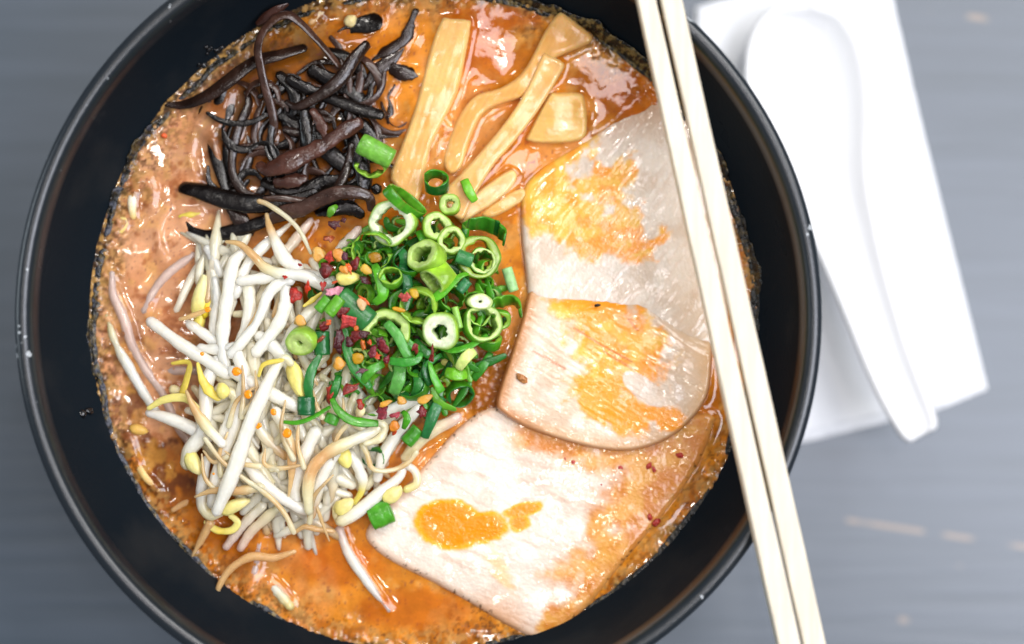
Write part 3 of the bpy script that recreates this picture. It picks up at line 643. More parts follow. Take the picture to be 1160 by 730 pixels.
# rings: desc, px, py, r_out px, r_in px, height px, tilt deg, azimuth deg (screen, y up), outer, face, arc(deg0,deg1), z, squash
RINGS = [
 ('big pale scallion ring', 445,252,24,14,16, 12, 200, G4, F2, (0,360), 13, .95),
 ('upright scallion ring seen edge-on', 459,229,30,26,11, 74, 40, G1, G2, (0,360), 14, .5),
 ('dark scallion ring with open hole', 494,207,13,10,16, 38, 90, G3, G1, (0,360), 8, 1),
 ('small light scallion ring on bamboo', 510,232,11,5,9, 20, 120, G4, F1, (0,360), 9, 1),
 ('double-holed scallion slice', 494,257,15,8,14, 15, 30, G4, F1, (0,360), 11, 1),
 ('second hole of the double scallion slice', 511,273,15,9,14, 15, 30, G4, F1, (0,360), 11.4, 1),
 ('dark curved scallion half ring', 547,266,23,20,18, 55, 80, G3, G1, (-20,200), 9, .9),
 ('olive scallion ring holding smaller ring', 541,292,23,15,14, 12, 0, (96,140,30), (150,176,60), (0,360), 8.6, 1),
 ('little ring nested in olive scallion ring', 545,296,14,10,12, 12, 0, G2, F1, (0,360), 9.2, 1),
 ('yellow-green scallion ring standing on edge', 483,291,20,11,20, 38, 150, G4, F1, (0,360), 14, .8),
 ('folded light green scallion barrel', 497,314,18,13,24, 62, 215, (150,196,50), F1, (0,360), 14, .8),
 ('thin bright loop of scallion', 421,284,22,19,11, 18, 240, G2, G4, (20,350), 14, .95),
 ('small thin scallion loop', 443,315,13,10,15, 22, 100, G2, G4, (0,360), 16, .75),
 ('thin-walled scallion ring holding a seed', 474,347,19,15.5,15, 20, 250, G4, G4, (0,360), 15, 1),
 ('white-faced scallion ring', 500,375,19,8,17, 10, 215, G4, F2, (0,360), 15.5, 1),
 ('open scallion ring facing the pork', 546,368,22,16,16, 26, 30, G2, F1, (0,360), 11, .9),
 ('small solid pale scallion slice', 543,342,13,2,10, 20, 0, F1, F2, (0,360), 12, .62),
 ('dark scallion loop touching the pork', 573,354,17,14,17, 40, 100, G1, G2, (-10,230), 7, 1.05),
 ('large light half ring of scallion', 438,376,24,14,14, 18, 80, G4, F1, (-30,190), 13.6, .95),
 ('pale swirled scallion slice', 342,386,16,3,16, 30, 240, G4, F1, (0,360), 14, .85),
 ('little dark scallion ring under the curly root', 424,518,15,11,9, 25, 200, G1, G3, (0,360), 4, .75),
 ('olive scallion ring by the star-shaped scrap', 500,412,17,14,12, 20, 200, G1, (120,150,40), (0,360), 8, 1),
 ('green scallion curl under the fat oblong one', 421,186,17,13,13, 25, 260, G2, G4, (180,380), 8, .8),
 ('shadowed scallion ring near the broth gap', 520,446,15,12,14, 35, 300, G1, G3, (0,360), 4, .9),
 ('dark ring between loops', 462,296,16,13,14, 25, 70, G1, G3, (0,360), 10, 1),
 ('scallion loop behind the seed ring', 510,338,15,12,14, 30, 20, G1, G2, (0,360), 10, 1),
 ('scallion loop under the ribbons', 468,436,17,14,14, 35, 120, G1, G3, (0,360), 8, 1),
]
# solid lying segments: desc, p0, p1, radius px, colour, z
SEGS = [
 ('fat oblong scallion piece', (408,162), (444,181), 12, (108,168,60), 10),
 ('lone green scallion block on pork', (420,588), (443,578), 14, (74,150,36), 5),
 ('dark green scallion block', (347,450), (347,470), 10, (20,92,44), 14),
 ('teal scallion chip in the olive ring', (518,290), (535,296), 8, (60,132,72), 14),
 ('wide blue-green scallion sheet', (384,336), (418,366), 14, (50,118,58), 14),
 ('bright green scallion chunk', (372,356), (386,338), 7, (96,166,40), 17),
 ('second bright green chunk', (360,352), (372,338), 6, (84,156,40), 16),
 ('deep green scallion block', (364,376), (365,402), 9, (34,104,48), 13),
 ('small green square', (378,470), (374,480), 8, (62,140,30), 13),
 ('scallion tube pointing down left', (460,502), (474,486), 8, (62,140,30), 6),
 ('pale green tube by the pork edge', (574,304), (582,330), 6, (150,196,130), 4),
 ('narrow upright pale scallion stalk', (515,348), (521,372), 4, (140,186,80), 13),
 ('teal sliver beneath pale slice', (520,330), (530,318), 6, (60,130,80), 10),
]
# ribbons: desc, pts, widths, outer, inner, z offset, twist
RIBS = [
 ('curved green ribbon over the half ring', [(438,366),(450,380),(458,396),(466,412)], [10,12,12,9], (78,150,60), (120,180,60), 17, (.1,.1)),
 ('glossy horizontal green band', [(442,409),(458,411),(472,408),(477,400)], [9,10,9,6], (56,140,44), G2, 18, (0,0)),
 ('upright dark green ribbon', [(363,402),(353,420),(349,440),(352,456)], [6,11,12,7], (36,110,44), G1, 15.5, (.3,-.3)),
 ('long green ribbon through chili flakes', [(390,372),(393,394),(400,414),(412,430),(420,440)], [9,11,12,12,6], (50,128,48), G1, 15, (.2,.2)),
 ('short arched green band', [(411,433),(420,420),(434,412)], [9,11,9], (70,146,36), G2, 16, (0,0)),
 ('wide green ribbon hanging down', [(453,412),(452,428),(446,446)], [14,15,13], (84,150,64), G1, 14, (0,.1)),
 ('thin green tendril curling left', [(320,478),(336,479),(352,474),(374,461)], [4,6,6,5], G1, G2, 15, (.4,.6)),
 ('green ribbon above the white sprouts', [(376,452),(384,466),(400,477),(428,480)], [6,10,11,8], G1, G3, 15, (.3,.4)),
 ('little leaf-shaped green bit', [(456,466),(461,474),(457,486)], [5,9,5], G1, G2, 13, (0,0)),
 ('long dark green blade', [(499,450),(491,470),(481,496)], [12,13,10], (34,108,52), G1, 8, (0,.2)),
 ('pale star-shaped scallion scrap', [(519,418),(527,406),(537,397)], [10,13,12], (196,214,120), F1, 14, (0,0)),
 ('bright green tag below the pale scrap', [(505,422),(516,424),(528,424)], [12,16,12], (106,174,34), G2, 12, (.1,.3)),
 ('narrow light green pointed leaf', [(486,408),(491,426),(500,444)], [4,9,10], (80,160,40), G2, 13, (.5,.2)),
 ('dark green ribbon curving by the pork', [(484,406),(482,420),(488,436)], [6,10,9], G3, G1, 12, (.3,.3)),
 ('green ribbon behind seed ring', [(486,342),(500,332),(520,314),(530,310)], [9,12,9,5], (88,166,34), G2, 17, (.3,.5)),
 ('long curved green rim beneath white ring', [(492,392),(512,397),(532,392),(552,380)], [4,8,8,5], (76,154,36), G1, 13, (.5,.5)),
 ('short green chip lying on bamboo', [(526,204),(531,216),(538,228)], [10,11,9], (110,178,44), F1, 8, (0,0)),
 ('tiny leaf scrap at the mushrooms', [(372,246),(376,238),(382,233)], [5,10,4], (84,140,34), G1, 9, (0,0)),
 ('green fold falling from thin loop', [(424,300),(430,314),(434,334),(424,344)], [8,13,14,8], (84,162,32), G2, 16, (0,.4)),
 ('thin green strand crossing to centre', [(402,300),(420,310),(432,326)], [4,6,5], G1, G2, 14, (0,0)),
 ('dark leaf behind small loop', [(456,300),(462,322),(458,340)], [9,12,10], (30,100,50), G3, 12, (.3,.3)),
 ('dark green strip under the dotted ring', [(470,386),(480,398),(492,404)], [8,12,9], (40,116,34), G1, 13, (0,0)),
 ('pointed green leaf under white ring', [(500,402),(486,412),(478,428)], [5,9,10], (40,120,40), G1, 12, (.2,.2)),
 ('green blade between ring and pork', [(556,400),(548,414),(536,430)], [8,11,9], (52,128,30), G1, 5, (0,0)),
 ('short green sheath by white ring', [(454,372),(462,388),(476,396)], [8,10,8], (60,140,36), G2, 14, (.2,.2)),
 ('small dark leaf above sprouts', [(470,420),(474,436),(468,450)], [8,12,8], (40,112,40), G3, 11, (0,0)),
 ('green blade under chili seed', [(384,426),(380,440),(376,452)], [8,10,8], (34,112,36), G1, 13, (.1,.1)),
 ('green scrap below the big ring', [(452,282),(458,292),(456,304)], [9,12,9], (44,118,60), G3, 11, (0,0)),
 ('green strand left of double-holed slice', [(474,262),(480,276),(476,292)], [8,10,7], (70,146,30), G1, 11, (.2,.2)),
]
# chili: desc, px, py, w, h, rot deg, colour, z
RD = (160, 34, 22); DR = (104, 20, 18); PK = (206, 88, 80); OR = (222, 96, 40); DK = (70, 18, 24); LV = (206, 134, 150)
FLAKES = [(323,314,6,6,20,(190,36,18)),(334,335,22,16,30,RD),(348,327,8,20,-12,(186,50,18)),(367,306,17,18,10,DR),(373,292,14,16,0,(200,60,44)),(391,290,9,13,10,(86,34,50)),(401,299,16,16,0,DR),
 (395,304,7,16,30,OR),(366,324,7,13,0,RD),(379,331,24,11,8,LV),(379,320,10,4,30,(206,80,30)),(413,317,18,8,-20,DK),(413,340,14,6,-40,OR),(459,337,14,12,0,PK),(395,364,22,24,-10,(196,70,66)),
 (386,353,20,12,40,DR),(383,382,12,26,-6,DK),(404,382,20,14,0,DR),(413,379,12,9,0,DK),(367,369,13,14,0,DR),(373,366,7,8,0,OR),(364,384,16,5,35,(140,60,30)),(431,386,14,14,0,DK),(434,392,18,15,-30,(120,30,36)),
 (422,398,14,14,0,(110,34,44)),(426,403,13,8,-20,(216,84,48)),(438,407,9,10,0,(120,30,40)),(410,420,15,7,20,(104,60,70)),(471,394,8,14,0,(124,36,30)),(490,396,4,20,0,(116,24,18)),(489,405,7,10,0,(120,28,20)),
 (374,445,13,24,-20,(164,56,40)),(398,440,28,12,18,(130,36,26)),(408,459,9,14,10,(150,44,24)),(433,467,18,16,-20,(124,32,44)),(449,470,14,9,20,(160,54,64)),(478,467,14,16,20,(112,24,28)),(446,489,6,9,-30,(200,70,20)),
 (380,254,14,12,0,DK),(389,249,8,7,0,DK),(373,270,14,10,30,(150,70,34)),(411,391,6,16,10,(180,90,20)),(396,387,10,12,0,DK),(419,388,8,8,0,(190,70,30)),(384,394,9,14,0,DK),(340,300,5,4,0,RD)]
SEEDS = [(361,288,9,9,0,(246,186,96)),(383,288,7,9,20,(240,160,70)),(414,306,8,7,-30,(240,190,70)),(410,345,6,8,20,(240,196,140)),(470,333,6,8,20,(228,184,50)),(425,292,8,7,0,(180,130,30)),(341,364,9,7,-25,(242,184,92)),
 (384,413,8,9,-10,(244,174,66)),(406,405,8,8,0,(206,156,30)),(452,351,10,3,-15,(230,164,20)),(437,457,9,4,25,(240,172,62)),(455,454,6,6,0,(238,174,74)),(482,452,10,6,30,(238,176,70)),(447,483,6,7,0,(236,146,46)),(390,306,6,5,-50,(240,160,60)),(404,372,3,4,0,(226,110,40))]
DROPS = [(268,421,5.5),(325,491,5.5),(310,467,4),(229,401,2.5),(292,484,2.5),(281,447,5),(294,482,3),(242,537,1.6),(352,574,4),(348,562,3),(235,351,3.5)]
# ------------------------------------------------------------------ pork slices
PA = closed_curve([(592,215),(612,190),(640,172),(672,150),(705,122),(740,96),(772,86),(786,110),(798,160),(810,220),(820,280),(826,340),(812,400),(740,420),(650,400),(604,352),(594,300),(590,255)], 5)
PB = closed_curve([(600,326),(612,316),(640,322),(690,330),(740,338),(790,350),(806,372),(806,420),(800,452),(780,480),(752,500),(715,511),(672,508),(630,497),(596,485),(570,470),(562,458),(568,432),(580,396),(592,356)], 5)
PC = closed_curve([(556,462),(600,468),(700,478),(800,468),(806,490),(790,530),(760,574),(728,612),(696,650),(668,685),(640,712),(622,726),(600,722),(566,704),(530,682),(490,660),(450,640),(424,622),(414,604),(430,580),(462,548),(494,512),(522,482)], 5)
def rotuv(x, y, deg):
    a = math.radians(deg); return x * math.cos(a) + y * math.sin(a), -x * math.sin(a) + y * math.cos(a)
def ell(x, y, cx, cy, rx, ry, deg=0.0):
    u, v = rotuv(x - cx, y - cy, deg); return 1 - np.sqrt((u / rx) ** 2 + (v / ry) ** 2)
MEAT = lin((238, 216, 194)); MEAT2 = lin((226, 196, 170)); ROAST = lin((164, 92, 44)); OIL1 = lin((254, 160, 0)); OIL2 = lin((248, 190, 60)); CREASE = lin((196, 96, 30)); FILM = lin((214, 134, 52))

def colA(x, y, d, p):
    u, v = rotuv(x, y, -52)
    fib = fbm(u / 30, v / 4.4, 1, 3, 5); n = fbm(x, y, 26, 4, 9)
    c = mixc(mixc(lin((234, 220, 203)), lin((220, 200, 178)), sstep(.4, .65, n)), lin((210, 176, 148)), sstep(.5, .85, fib) * .28)
    # fan of brownish film at the submerged top
    c = mixc(c, lin((196, 128, 66)), sstep(195, 105, y + 25 * n + .20 * (x - 700)) * .8)
    c = mixc(c, lin((212, 176, 132)), sstep(735, 800, x - 12 * n) * .4)
    o = np.maximum.reduce([ell(x, y, 640, 238, 74, 40, 12), ell(x, y, 690, 264, 60, 32, 10), ell(x, y, 688, 215, 24, 44, 25), ell(x, y, 612, 200, 52, 44, 20), ell(x, y, 650, 170, 40, 20, -30) * .8])
    m = sstep(-.1, .35, o + (fbm(x, y, 15, 4, 3) - .5) * 1.5 + (fib - .5) * .2)
    c = mixc(c, mixc(OIL2, OIL1, sstep(.35, .65, fbm(x, y, 12, 3, 8))), m * .92)
    return mixc(c, ROAST, sstep(7, 0, d) * .5 * sstep(345, 320, y))
def colB(x, y, d, p):
    u, v = rotuv(x, y, 32)
    fib = fbm(u / 40, v / 3.2, 1, 3, 15); n = fbm(x, y, 30, 4, 19)
    c = mixc(mixc(lin((236, 217, 197)), lin((224, 197, 170)), sstep(.4, .65, n)), lin((208, 166, 132)), sstep(.5, .85, fib) * .3)
    c = mixc(c, lin((212, 160, 104)), sstep(24, 2, d + 10 * (n - .5)) * .7)
    c = mixc(c, lin((212, 176, 130)), sstep(745, 800, x + 14 * n) * .4)
    o = np.maximum.reduce([ell(x, y, 676, 350, 56, 24, 8), ell(x, y, 700, 392, 58, 66, -28), ell(x, y, 706, 468, 54, 26, 8), ell(x, y, 682, 446, 40, 34, 30), ell(x, y, 758, 478, 24, 14, 0)])
    hole = ell(x, y, 728, 440, 30, 12, 38)
    m = sstep(-.1, .34, o + (fbm(x, y, 13, 4, 23) - .5) * 1.05 + (fib - .5) * .25 - .8 * sstep(-.1, .2, hole))
    c = mixc(c, mixc(OIL2, OIL1, sstep(.2, .5, fbm(x, y, 16, 3, 28) + .5 * sstep(400, 470, y) - .05)), m * .95)
    for (ax, ay, bx, by) in [(650, 372, 690, 396), (690, 396, 716, 410), (728, 318, 766, 344), (735, 345, 752, 360), (712, 362, 722, 374), (784, 372, 800, 386), (604, 398, 640, 418), (684, 398, 720, 420)]:
        dx, dy = bx - ax, by - ay; t = np.clip(((x - ax) * dx + (y - ay) * dy) / (dx * dx + dy * dy), 0, 1)
        q = np.hypot(x - ax - t * dx, y - ay - t * dy + 1.5 * (fbm(x, y, 6, 2, 4) - .5))
        c = mixc(c, CREASE, sstep(1.9, .5, q) * .65)
    lf = sstep(640, 590, x); c = mixc(c, lin((196, 128, 74)), sstep(17, 0, d + 6 * (n - .5)) * lf * .8)
    return mixc(c, ROAST, sstep(4.5, 0, d) * .75 * sstep(330, 352, y - .08 * (x - 600)))
def colC(x, y, d, p):
    u, v = rotuv(x, y, 24)
    fib = fbm(u / 30, v / 6, 1, 3, 31); n = fbm(x, y, 24, 4, 39)
    c = mixc(mixc(lin((239, 227, 212)), lin((229, 213, 196)), sstep(.4, .62, n)), lin((214, 182, 158)), sstep(.5, .8, fib) * .6)
    right = sstep(-22, 22, (x - 674 + .62 * (y - 600)) + 46 * (n - .5) * 2)
    top = sstep(20, -24, (y - 496 - .42 * (x - 590)) + 40 * (n - .5) * 2) * sstep(560, 600, x)
    f = np.maximum(right, top)
    c = mixc(c, mixc(lin((206, 124, 20)), lin((226, 162, 72)), sstep(.35, .7, fbm(x, y, 18, 4, 41))), f * .97)
    o = np.maximum.reduce([ell(x, y, 510, 594, 42, 30, 10) * 1.6, ell(x, y, 547, 598, 32, 19, -8) * 1.2, ell(x, y, 592, 578, 26, 9, -14), ell(x, y, 588, 592, 14, 12, 0) * .8])
    m = sstep(-.06, .16, o + (fbm(x, y, 9, 3, 43) - .5) * .28)
    c = mixc(c, mixc(lin((255, 174, 14)), lin((255, 147, 0)), sstep(.1, .5, o)), m)
    o2 = ell(x, y, 566, 640, 14, 40, -26); c = mixc(c, OIL2, sstep(0, .6, o2 + (fib - .5)) * .4)
    c = mixc(c, lin((214, 150, 92)), sstep(20, 0, d + 8 * n) * .6)
    c = mixc(c, lin((196, 132, 74)), sstep(50, 10, np.hypot(x - 566, y - 700)) * .6)
    sp = sstep(.70, .78, fbm(x, y, 3.2, 2, 47)) * sstep(9, 2, d)
    return mixc(c, lin((50, 28, 14)), sp * .9)
def pork(name, poly, zb, thick, rnd, colf, m, label, zadd, res=1.35):
    V, F, C = sheet_geo(poly, zb, thick, rnd, colf, res=res, zadd=zadd)
    o = link(name, V, F, m, C); tag(o, label, 'pork slice', 'sliced pork on the ramen'); return o
def addA(x, y, d):
    u, v = rotuv(x, y, -52); return .22 * (fbm(u / 30, v / 4.4, 1, 3, 5) - .5) + 1.0 * (fbm(x, y, 40, 3, 6) - .5)
def addB(x, y, d):
    u, v = rotuv(x, y, 32); return .2 * (fbm(u / 40, v / 3.2, 1, 3, 15) - .5) + 1.2 * (fbm(x, y, 46, 3, 16) - .5)
def addC(x, y, d):
    return .12 * (fbm(x, y, 5, 3, 32) - .5) + 1.0 * (fbm(x, y, 50, 3, 36) - .5)
zA = lambda x, y: .1 + 2.4 * sstep(110, 240, y + .25 * (x - 700)) - .8 * sstep(780, 830, x) + 0 * x
zBf = lambda x, y: 1.4 + 2.4 * sstep(322, 352, y - .08 * (x - 600) - 40 * sstep(720, 810, x)) + 1.4 * sstep(350, 440, y)
zCf = lambda x, y: 1.7 + .4 * sstep(640, 560, x) - 1.0 * sstep(720, 800, x + .62 * (y - 600)) - .4 * sstep(690, 730, y)
pork('pork_slice', PA, zA, 4, 14, colA, M['porkA'], 'pork slice half sunk at the top right, behind the chopsticks', addA)
pork('pork_slice', PC, zCf, 3.5, 8, colC, M['porkB'], 'lower pork slice with one round yellow-orange oil pool', addC)
ob = pork('pork_slice', PB, zBf, 4.6, 5, colB, M['porkB'], 'front pork slice with browned left edge and orange oil streaks', addB)
V, F, K = ball_geo(591, 429, 6.0, 7, 4, 2.0, rot=math.radians(-35), col=(176, 116, 62), lump=.35, seed=5)
tag(link('pepper_fleck', V, F, M['chili'], K), 'small brown fleck on the browned side of the front pork slice', 'spice fleck')
V, F, K = ball_geo(677, 346, 4.7, 4, 1.6, 1.2, rot=math.radians(12), col=(28, 18, 8), lump=.3, seed=6)
tag(link('pepper_fleck', V, F, M['chili'], K), 'tiny black fleck in the orange oil on the pork', 'spice fleck')

# ------------------------------------------------------------------ broth
BCX, BCY, BR = 480, 365, 379
def edge_r(a):        # where soup meets foam residue, px, by screen angle (y down)
    return BR - 3 + 7 * (fbm(np.cos(a) * 3 + 5, np.sin(a) * 3 + 5, .35, 4, 77) - .5) * 2
def broth():
    res = 1.7
    gx = np.arange(BCX - 400, BCX + 400, res); gy = np.arange(BCY - 400, BCY + 400, res)
    X, Y = np.meshgrid(gx, gy); R = np.hypot(X - BCX, Y - BCY); A = np.arctan2(Y - BCY, X - BCX)
    mask = np.zeros(X.shape)
    def stamp(px, py, r):
        i0 = int((px - r - gx[0]) / res); i1 = int((px + r - gx[0]) / res) + 2; j0 = int((py - r - gy[0]) / res); j1 = int((py + r - gy[0]) / res) + 2
        i0, j0 = max(i0, 0), max(j0, 0)
        s = np.s_[j0:j1, i0:i1]; mask[s] = np.maximum(mask[s], (np.hypot(X[s] - px, Y[s] - py) < r))
    for d, pts, ws, ck, lay, head in SPROUTS:
        if lay is None or lay < 1.7:
            c = catmull(pts)
            for k, (x, y) in enumerate(c): stamp(x, y, np.interp(k / (len(c) - 1), np.linspace(0, 1, len(ws)), ws) * .5)
    for d, kind, pts, ws, ck in FLOATERS:
        for (x, y) in catmull(pts): stamp(x, y, np.mean(ws) * .5)
    for d, pts, ws, ck, fl, tw, zs, lp in MUSH:
        c = catmull(pts)
        for k, (x, y) in enumerate(c):
            z = np.interp(k / (len(c) - 1), np.linspace(0, 1, len(zs)), zs)
            if z < 3: stamp(x, y, np.mean(ws) * .5)
    pork_m = np.zeros(X.shape)
    for pi, poly in enumerate([m[1] for m in MEN] + [PA.tolist(), PC.tolist(), PB.tolist()]):
        p = np.array(poly, float); c = np.zeros(X.shape, bool)
        for a, b in zip(p, np.roll(p, -1, 0)):
            cond = ((a[1] > Y) != (b[1] > Y)); c ^= cond & (X < a[0] + (Y - a[1]) / (b[1] - a[1] + 1e-9) * (b[0] - a[0]))
        mask[c] = np.maximum(mask[c], 1 if pi != len(MEN) else .25)
        if pi >= len(MEN): pork_m[c] = 1
    pork_m *= np.maximum(sstep(100, 185, Y + .25 * (X - 700)), X < 560) * sstep(800, 735, X + .62 * (Y - 600))
    def blur(m, s):
        fy = np.fft.fftfreq(m.shape[0])[:, None]; fx = np.fft.fftfreq(m.shape[1])[None]
        return np.real(np.fft.ifft2(np.fft.fft2(m) * np.exp(-2 * (math.pi * s / res) ** 2 * (fx ** 2 + fy ** 2))))
    wall = (R > BR - 2).astype(float)
    H = 1.1 * blur(mask, 3.6) + .3 * blur(mask, 10) + .6 * blur(wall, 4) - 1.9 * np.clip(blur(pork_m, 6), 0, 1) ** 3
    H += (1.1 * (fbm(X, Y, 48, 2, 51) - .5) + .12 * (fbm(X, Y, 16, 2, 52) - .5)) * (1 - blur(pork_m, 6))
    # bubbles: clusters of small domes, mostly at the edge and by the pork
    Hb = np.zeros(X.shape); rr = np.random.RandomState(3)
    for k in range(690):
        if k < 420:
            a = rr.uniform(0, 2 * math.pi); q = BR - abs(rr.normal(0, 9)) - 1; x, y = BCX + q * math.cos(a), BCY + q * math.sin(a)
        elif k < 640: x, y = rr.normal(556, 12), rr.normal(430, 30)
        else: x, y = rr.normal(180, 50), rr.normal(470, 90)
        r = rr.uniform(1.6, 4.2)
        i0 = int((x - r - gx[0]) / res); j0 = int((y - r - gy[0]) / res); n = int(2 * r / res) + 3
        if i0 < 0 or j0 < 0: continue
        s = np.s_[j0:j0 + n, i0:i0 + n]; q = np.hypot(X[s] - x, Y[s] - y) / r
        Hb[s] = np.maximum(Hb[s], np.sqrt(np.clip(1 - q ** 2, 0, 1)) * r * .14)
    H += Hb
    # true colour of the soup: creamy orange-brown, with oil, darker spice and pale froth
    n1 = fbm(X, Y, 60, 4, 61); n2 = fbm(X, Y, 17, 4, 62); n3 = fbm(X, Y, 5, 3, 63); n4 = fbm(X, Y, 30, 4, 64)
    creamy = lin((216, 158, 116)); orange = lin((216, 134, 38)); amber = lin((176, 96, 14)); red = lin((156, 84, 40)); pale = lin((230, 176, 98))
    left = sstep(330, 220, X) * sstep(540, 470, Y)
    c = mixc(np.broadcast_to(orange, X.shape + (3,)), creamy, np.clip(left + .3 * sstep(.5, .7, n1), 0, 1))
    c = mixc(c, amber, sstep(.48, .66, n4) * (.75 - .45 * left))
    c = mixc(c, pale, sstep(.56, .76, n2) * .4)
    c = mixc(c, red, sstep(.56, .74, fbm(X, Y, 11, 4, 66)) * .45 * (.5 + left))
    c = mixc(c, amber, sstep(300, 270, X) * sstep(480, 540, Y) * .7)
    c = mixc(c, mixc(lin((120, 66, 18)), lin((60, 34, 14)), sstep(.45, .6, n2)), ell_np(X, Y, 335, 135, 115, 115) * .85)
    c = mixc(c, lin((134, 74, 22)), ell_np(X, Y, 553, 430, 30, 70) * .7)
    c = mixc(c, lin((110, 50, 60)), sstep(.76, .84, fbm(X, Y, 3.4, 2, 67)) * .55)
    c = mixc(c, lin((84, 46, 26)), sstep(.74, .82, fbm(X, Y, 3.0, 2, 68)) * sstep(BR - 60, BR - 10, R) * .9)
    zone = np.maximum(ell_np(X, Y, 190, 520, 60, 60), ell_np(X, Y, 140, 440, 34, 90) * .8)
    c = mixc(c, mixc(lin((96, 44, 18)), lin((176, 122, 50)), sstep(.42, .6, fbm(X, Y, 12, 4, 91))), zone * sstep(.42, .56, fbm(X, Y, 22, 4, 92)) * .85)
    frz = sstep(BR - 50, BR - 8, R + 26 * (n2 - .5)) * sstep(.48, .56, fbm(X, Y, 4.0, 3, 93))
    c = mixc(c, lin((92, 60, 30)), frz * np.where(X < 330, .75, .5))
    c = mixc(c, lin((206, 160, 92)), sstep(BR - 44, BR - 14, R) * sstep(.5, .6, fbm(X, Y, 7, 3, 94)) * .45)
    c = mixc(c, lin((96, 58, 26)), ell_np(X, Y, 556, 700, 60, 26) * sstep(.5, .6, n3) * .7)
    for (ex, ey, rx, ry) in [(545, 60, 34, 44), (600, 130, 26, 40), (385, 640, 60, 26), (470, 690, 70, 24), (720, 110, 40, 30), (560, 20, 60, 14)]:
        c = mixc(c, lin((186, 88, 8)), ell_np(X, Y, ex, ey, rx, ry) * .6)
    er = edge_r(A)
    sc = sstep(-12, 2, R - er + 12 * (n2 - .5) * 2)
    scum = mixc(np.broadcast_to(lin((40, 33, 22)), X.shape + (3,)), lin((176, 136, 76)), sstep(.46, .64, n3))
    c = mixc(c, scum, sc * .9)
    use = R < BR + 5
    idx = -np.ones(X.shape, int); idx[use] = np.arange(use.sum())
    z = ZB + H[use] * .001; k = S0 * (CAMZ - ZB) / (CAMZ - RIMZ)
    V = np.stack([(X[use] - 580) * k, (365 - Y[use]) * k, z], 1)
    a = idx[:-1, :-1]; b = idx[:-1, 1:]; cc = idx[1:, 1:]; d = idx[1:, :-1]; ok = (a >= 0) & (b >= 0) & (cc >= 0) & (d >= 0)
    F = np.stack([d[ok], cc[ok], b[ok], a[ok]], 1).tolist()
    x, y, _ = at(BCX, BCY, ZB)
    root = bpy.data.objects.new('broth', None); COL.objects.link(root); root.location = (x, y, ZB - .004)
    root.empty_display_size = .01
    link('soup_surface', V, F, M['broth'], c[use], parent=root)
    # residue ring clinging to the wall
    na, nr = 1500, 26; V = []; C = []; an = np.linspace(0, 2 * math.pi, na, endpoint=False)
    deg = np.degrees(an)   # screen angle, y down
    keys = [(0, 8), (25, 15), (45, 15), (60, 8), (80, 8), (100, 9), (120, 8), (150, 7), (180, 8), (200, 6), (225, 3), (250, 3), (275, 8), (295, 13), (320, 12), (345, 8), (360, 8)]
    wd = .72 * np.interp(deg, [q[0] for q in keys], [q[1] for q in keys]) + 3.5 * (fbm(np.cos(an) * 4 + 9, np.sin(an) * 4 + 9, .2, 4, 71) - .5) * 2
    u = np.linspace(0, 1, nr)[None]; r0 = (edge_r(an) - 5)[:, None]; RR = r0 + (np.maximum(wd, 3)[:, None] + 5) * u
    XX = BCX + RR * np.cos(an)[:, None]; YY = BCY + RR * np.sin(an)[:, None]
    bump = fbm(XX, YY, 3.2, 3, 73); bl = fbm(XX, YY, 9, 3, 74)
    wallz = np.clip((RR - BR + 2), 0, None) * (S0 * 1.06) * 2.1          # follows the sloping wall
    Z = ZB + .0002 + wallz + (.0006 * bump + .0004 * bl) * np.sin(np.pi * np.clip(u, .02, .98)) ** .5 - .0012 * (u ** 6)
    tan = sstep(.48, .66, fbm(XX, YY, 4.2, 3, 75))
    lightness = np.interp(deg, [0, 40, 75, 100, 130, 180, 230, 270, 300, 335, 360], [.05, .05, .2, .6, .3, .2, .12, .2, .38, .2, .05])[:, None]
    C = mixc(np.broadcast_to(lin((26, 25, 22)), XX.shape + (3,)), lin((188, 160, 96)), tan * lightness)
    C = mixc(C, lin((66, 70, 84)), sstep(.5, .7, fbm(XX, YY, 5, 3, 76)) * np.interp(deg, [0, 110, 140, 180, 215, 240, 360], [0, .2, .8, .9, .7, 0, 0])[:, None])  # grey-blue highlights of the bumpy foam at left, painted into its colour
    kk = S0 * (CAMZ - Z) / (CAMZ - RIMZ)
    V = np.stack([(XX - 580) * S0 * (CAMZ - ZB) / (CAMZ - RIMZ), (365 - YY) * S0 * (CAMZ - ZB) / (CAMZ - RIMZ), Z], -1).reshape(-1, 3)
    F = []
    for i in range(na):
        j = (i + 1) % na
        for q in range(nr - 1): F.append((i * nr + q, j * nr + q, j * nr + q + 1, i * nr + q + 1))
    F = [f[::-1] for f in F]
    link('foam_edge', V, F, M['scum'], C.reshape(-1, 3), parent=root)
    tag(root, 'glossy orange-brown ramen broth with oily speckled foam edge', 'broth')
def ell_np(X, Y, cx, cy, rx, ry):
    q = np.hypot((X - cx) / rx, (Y - cy) / ry); return sstep(1.2, .6, q + .5 * (fbm(X, Y, 20, 3, 69) - .5))
broth()

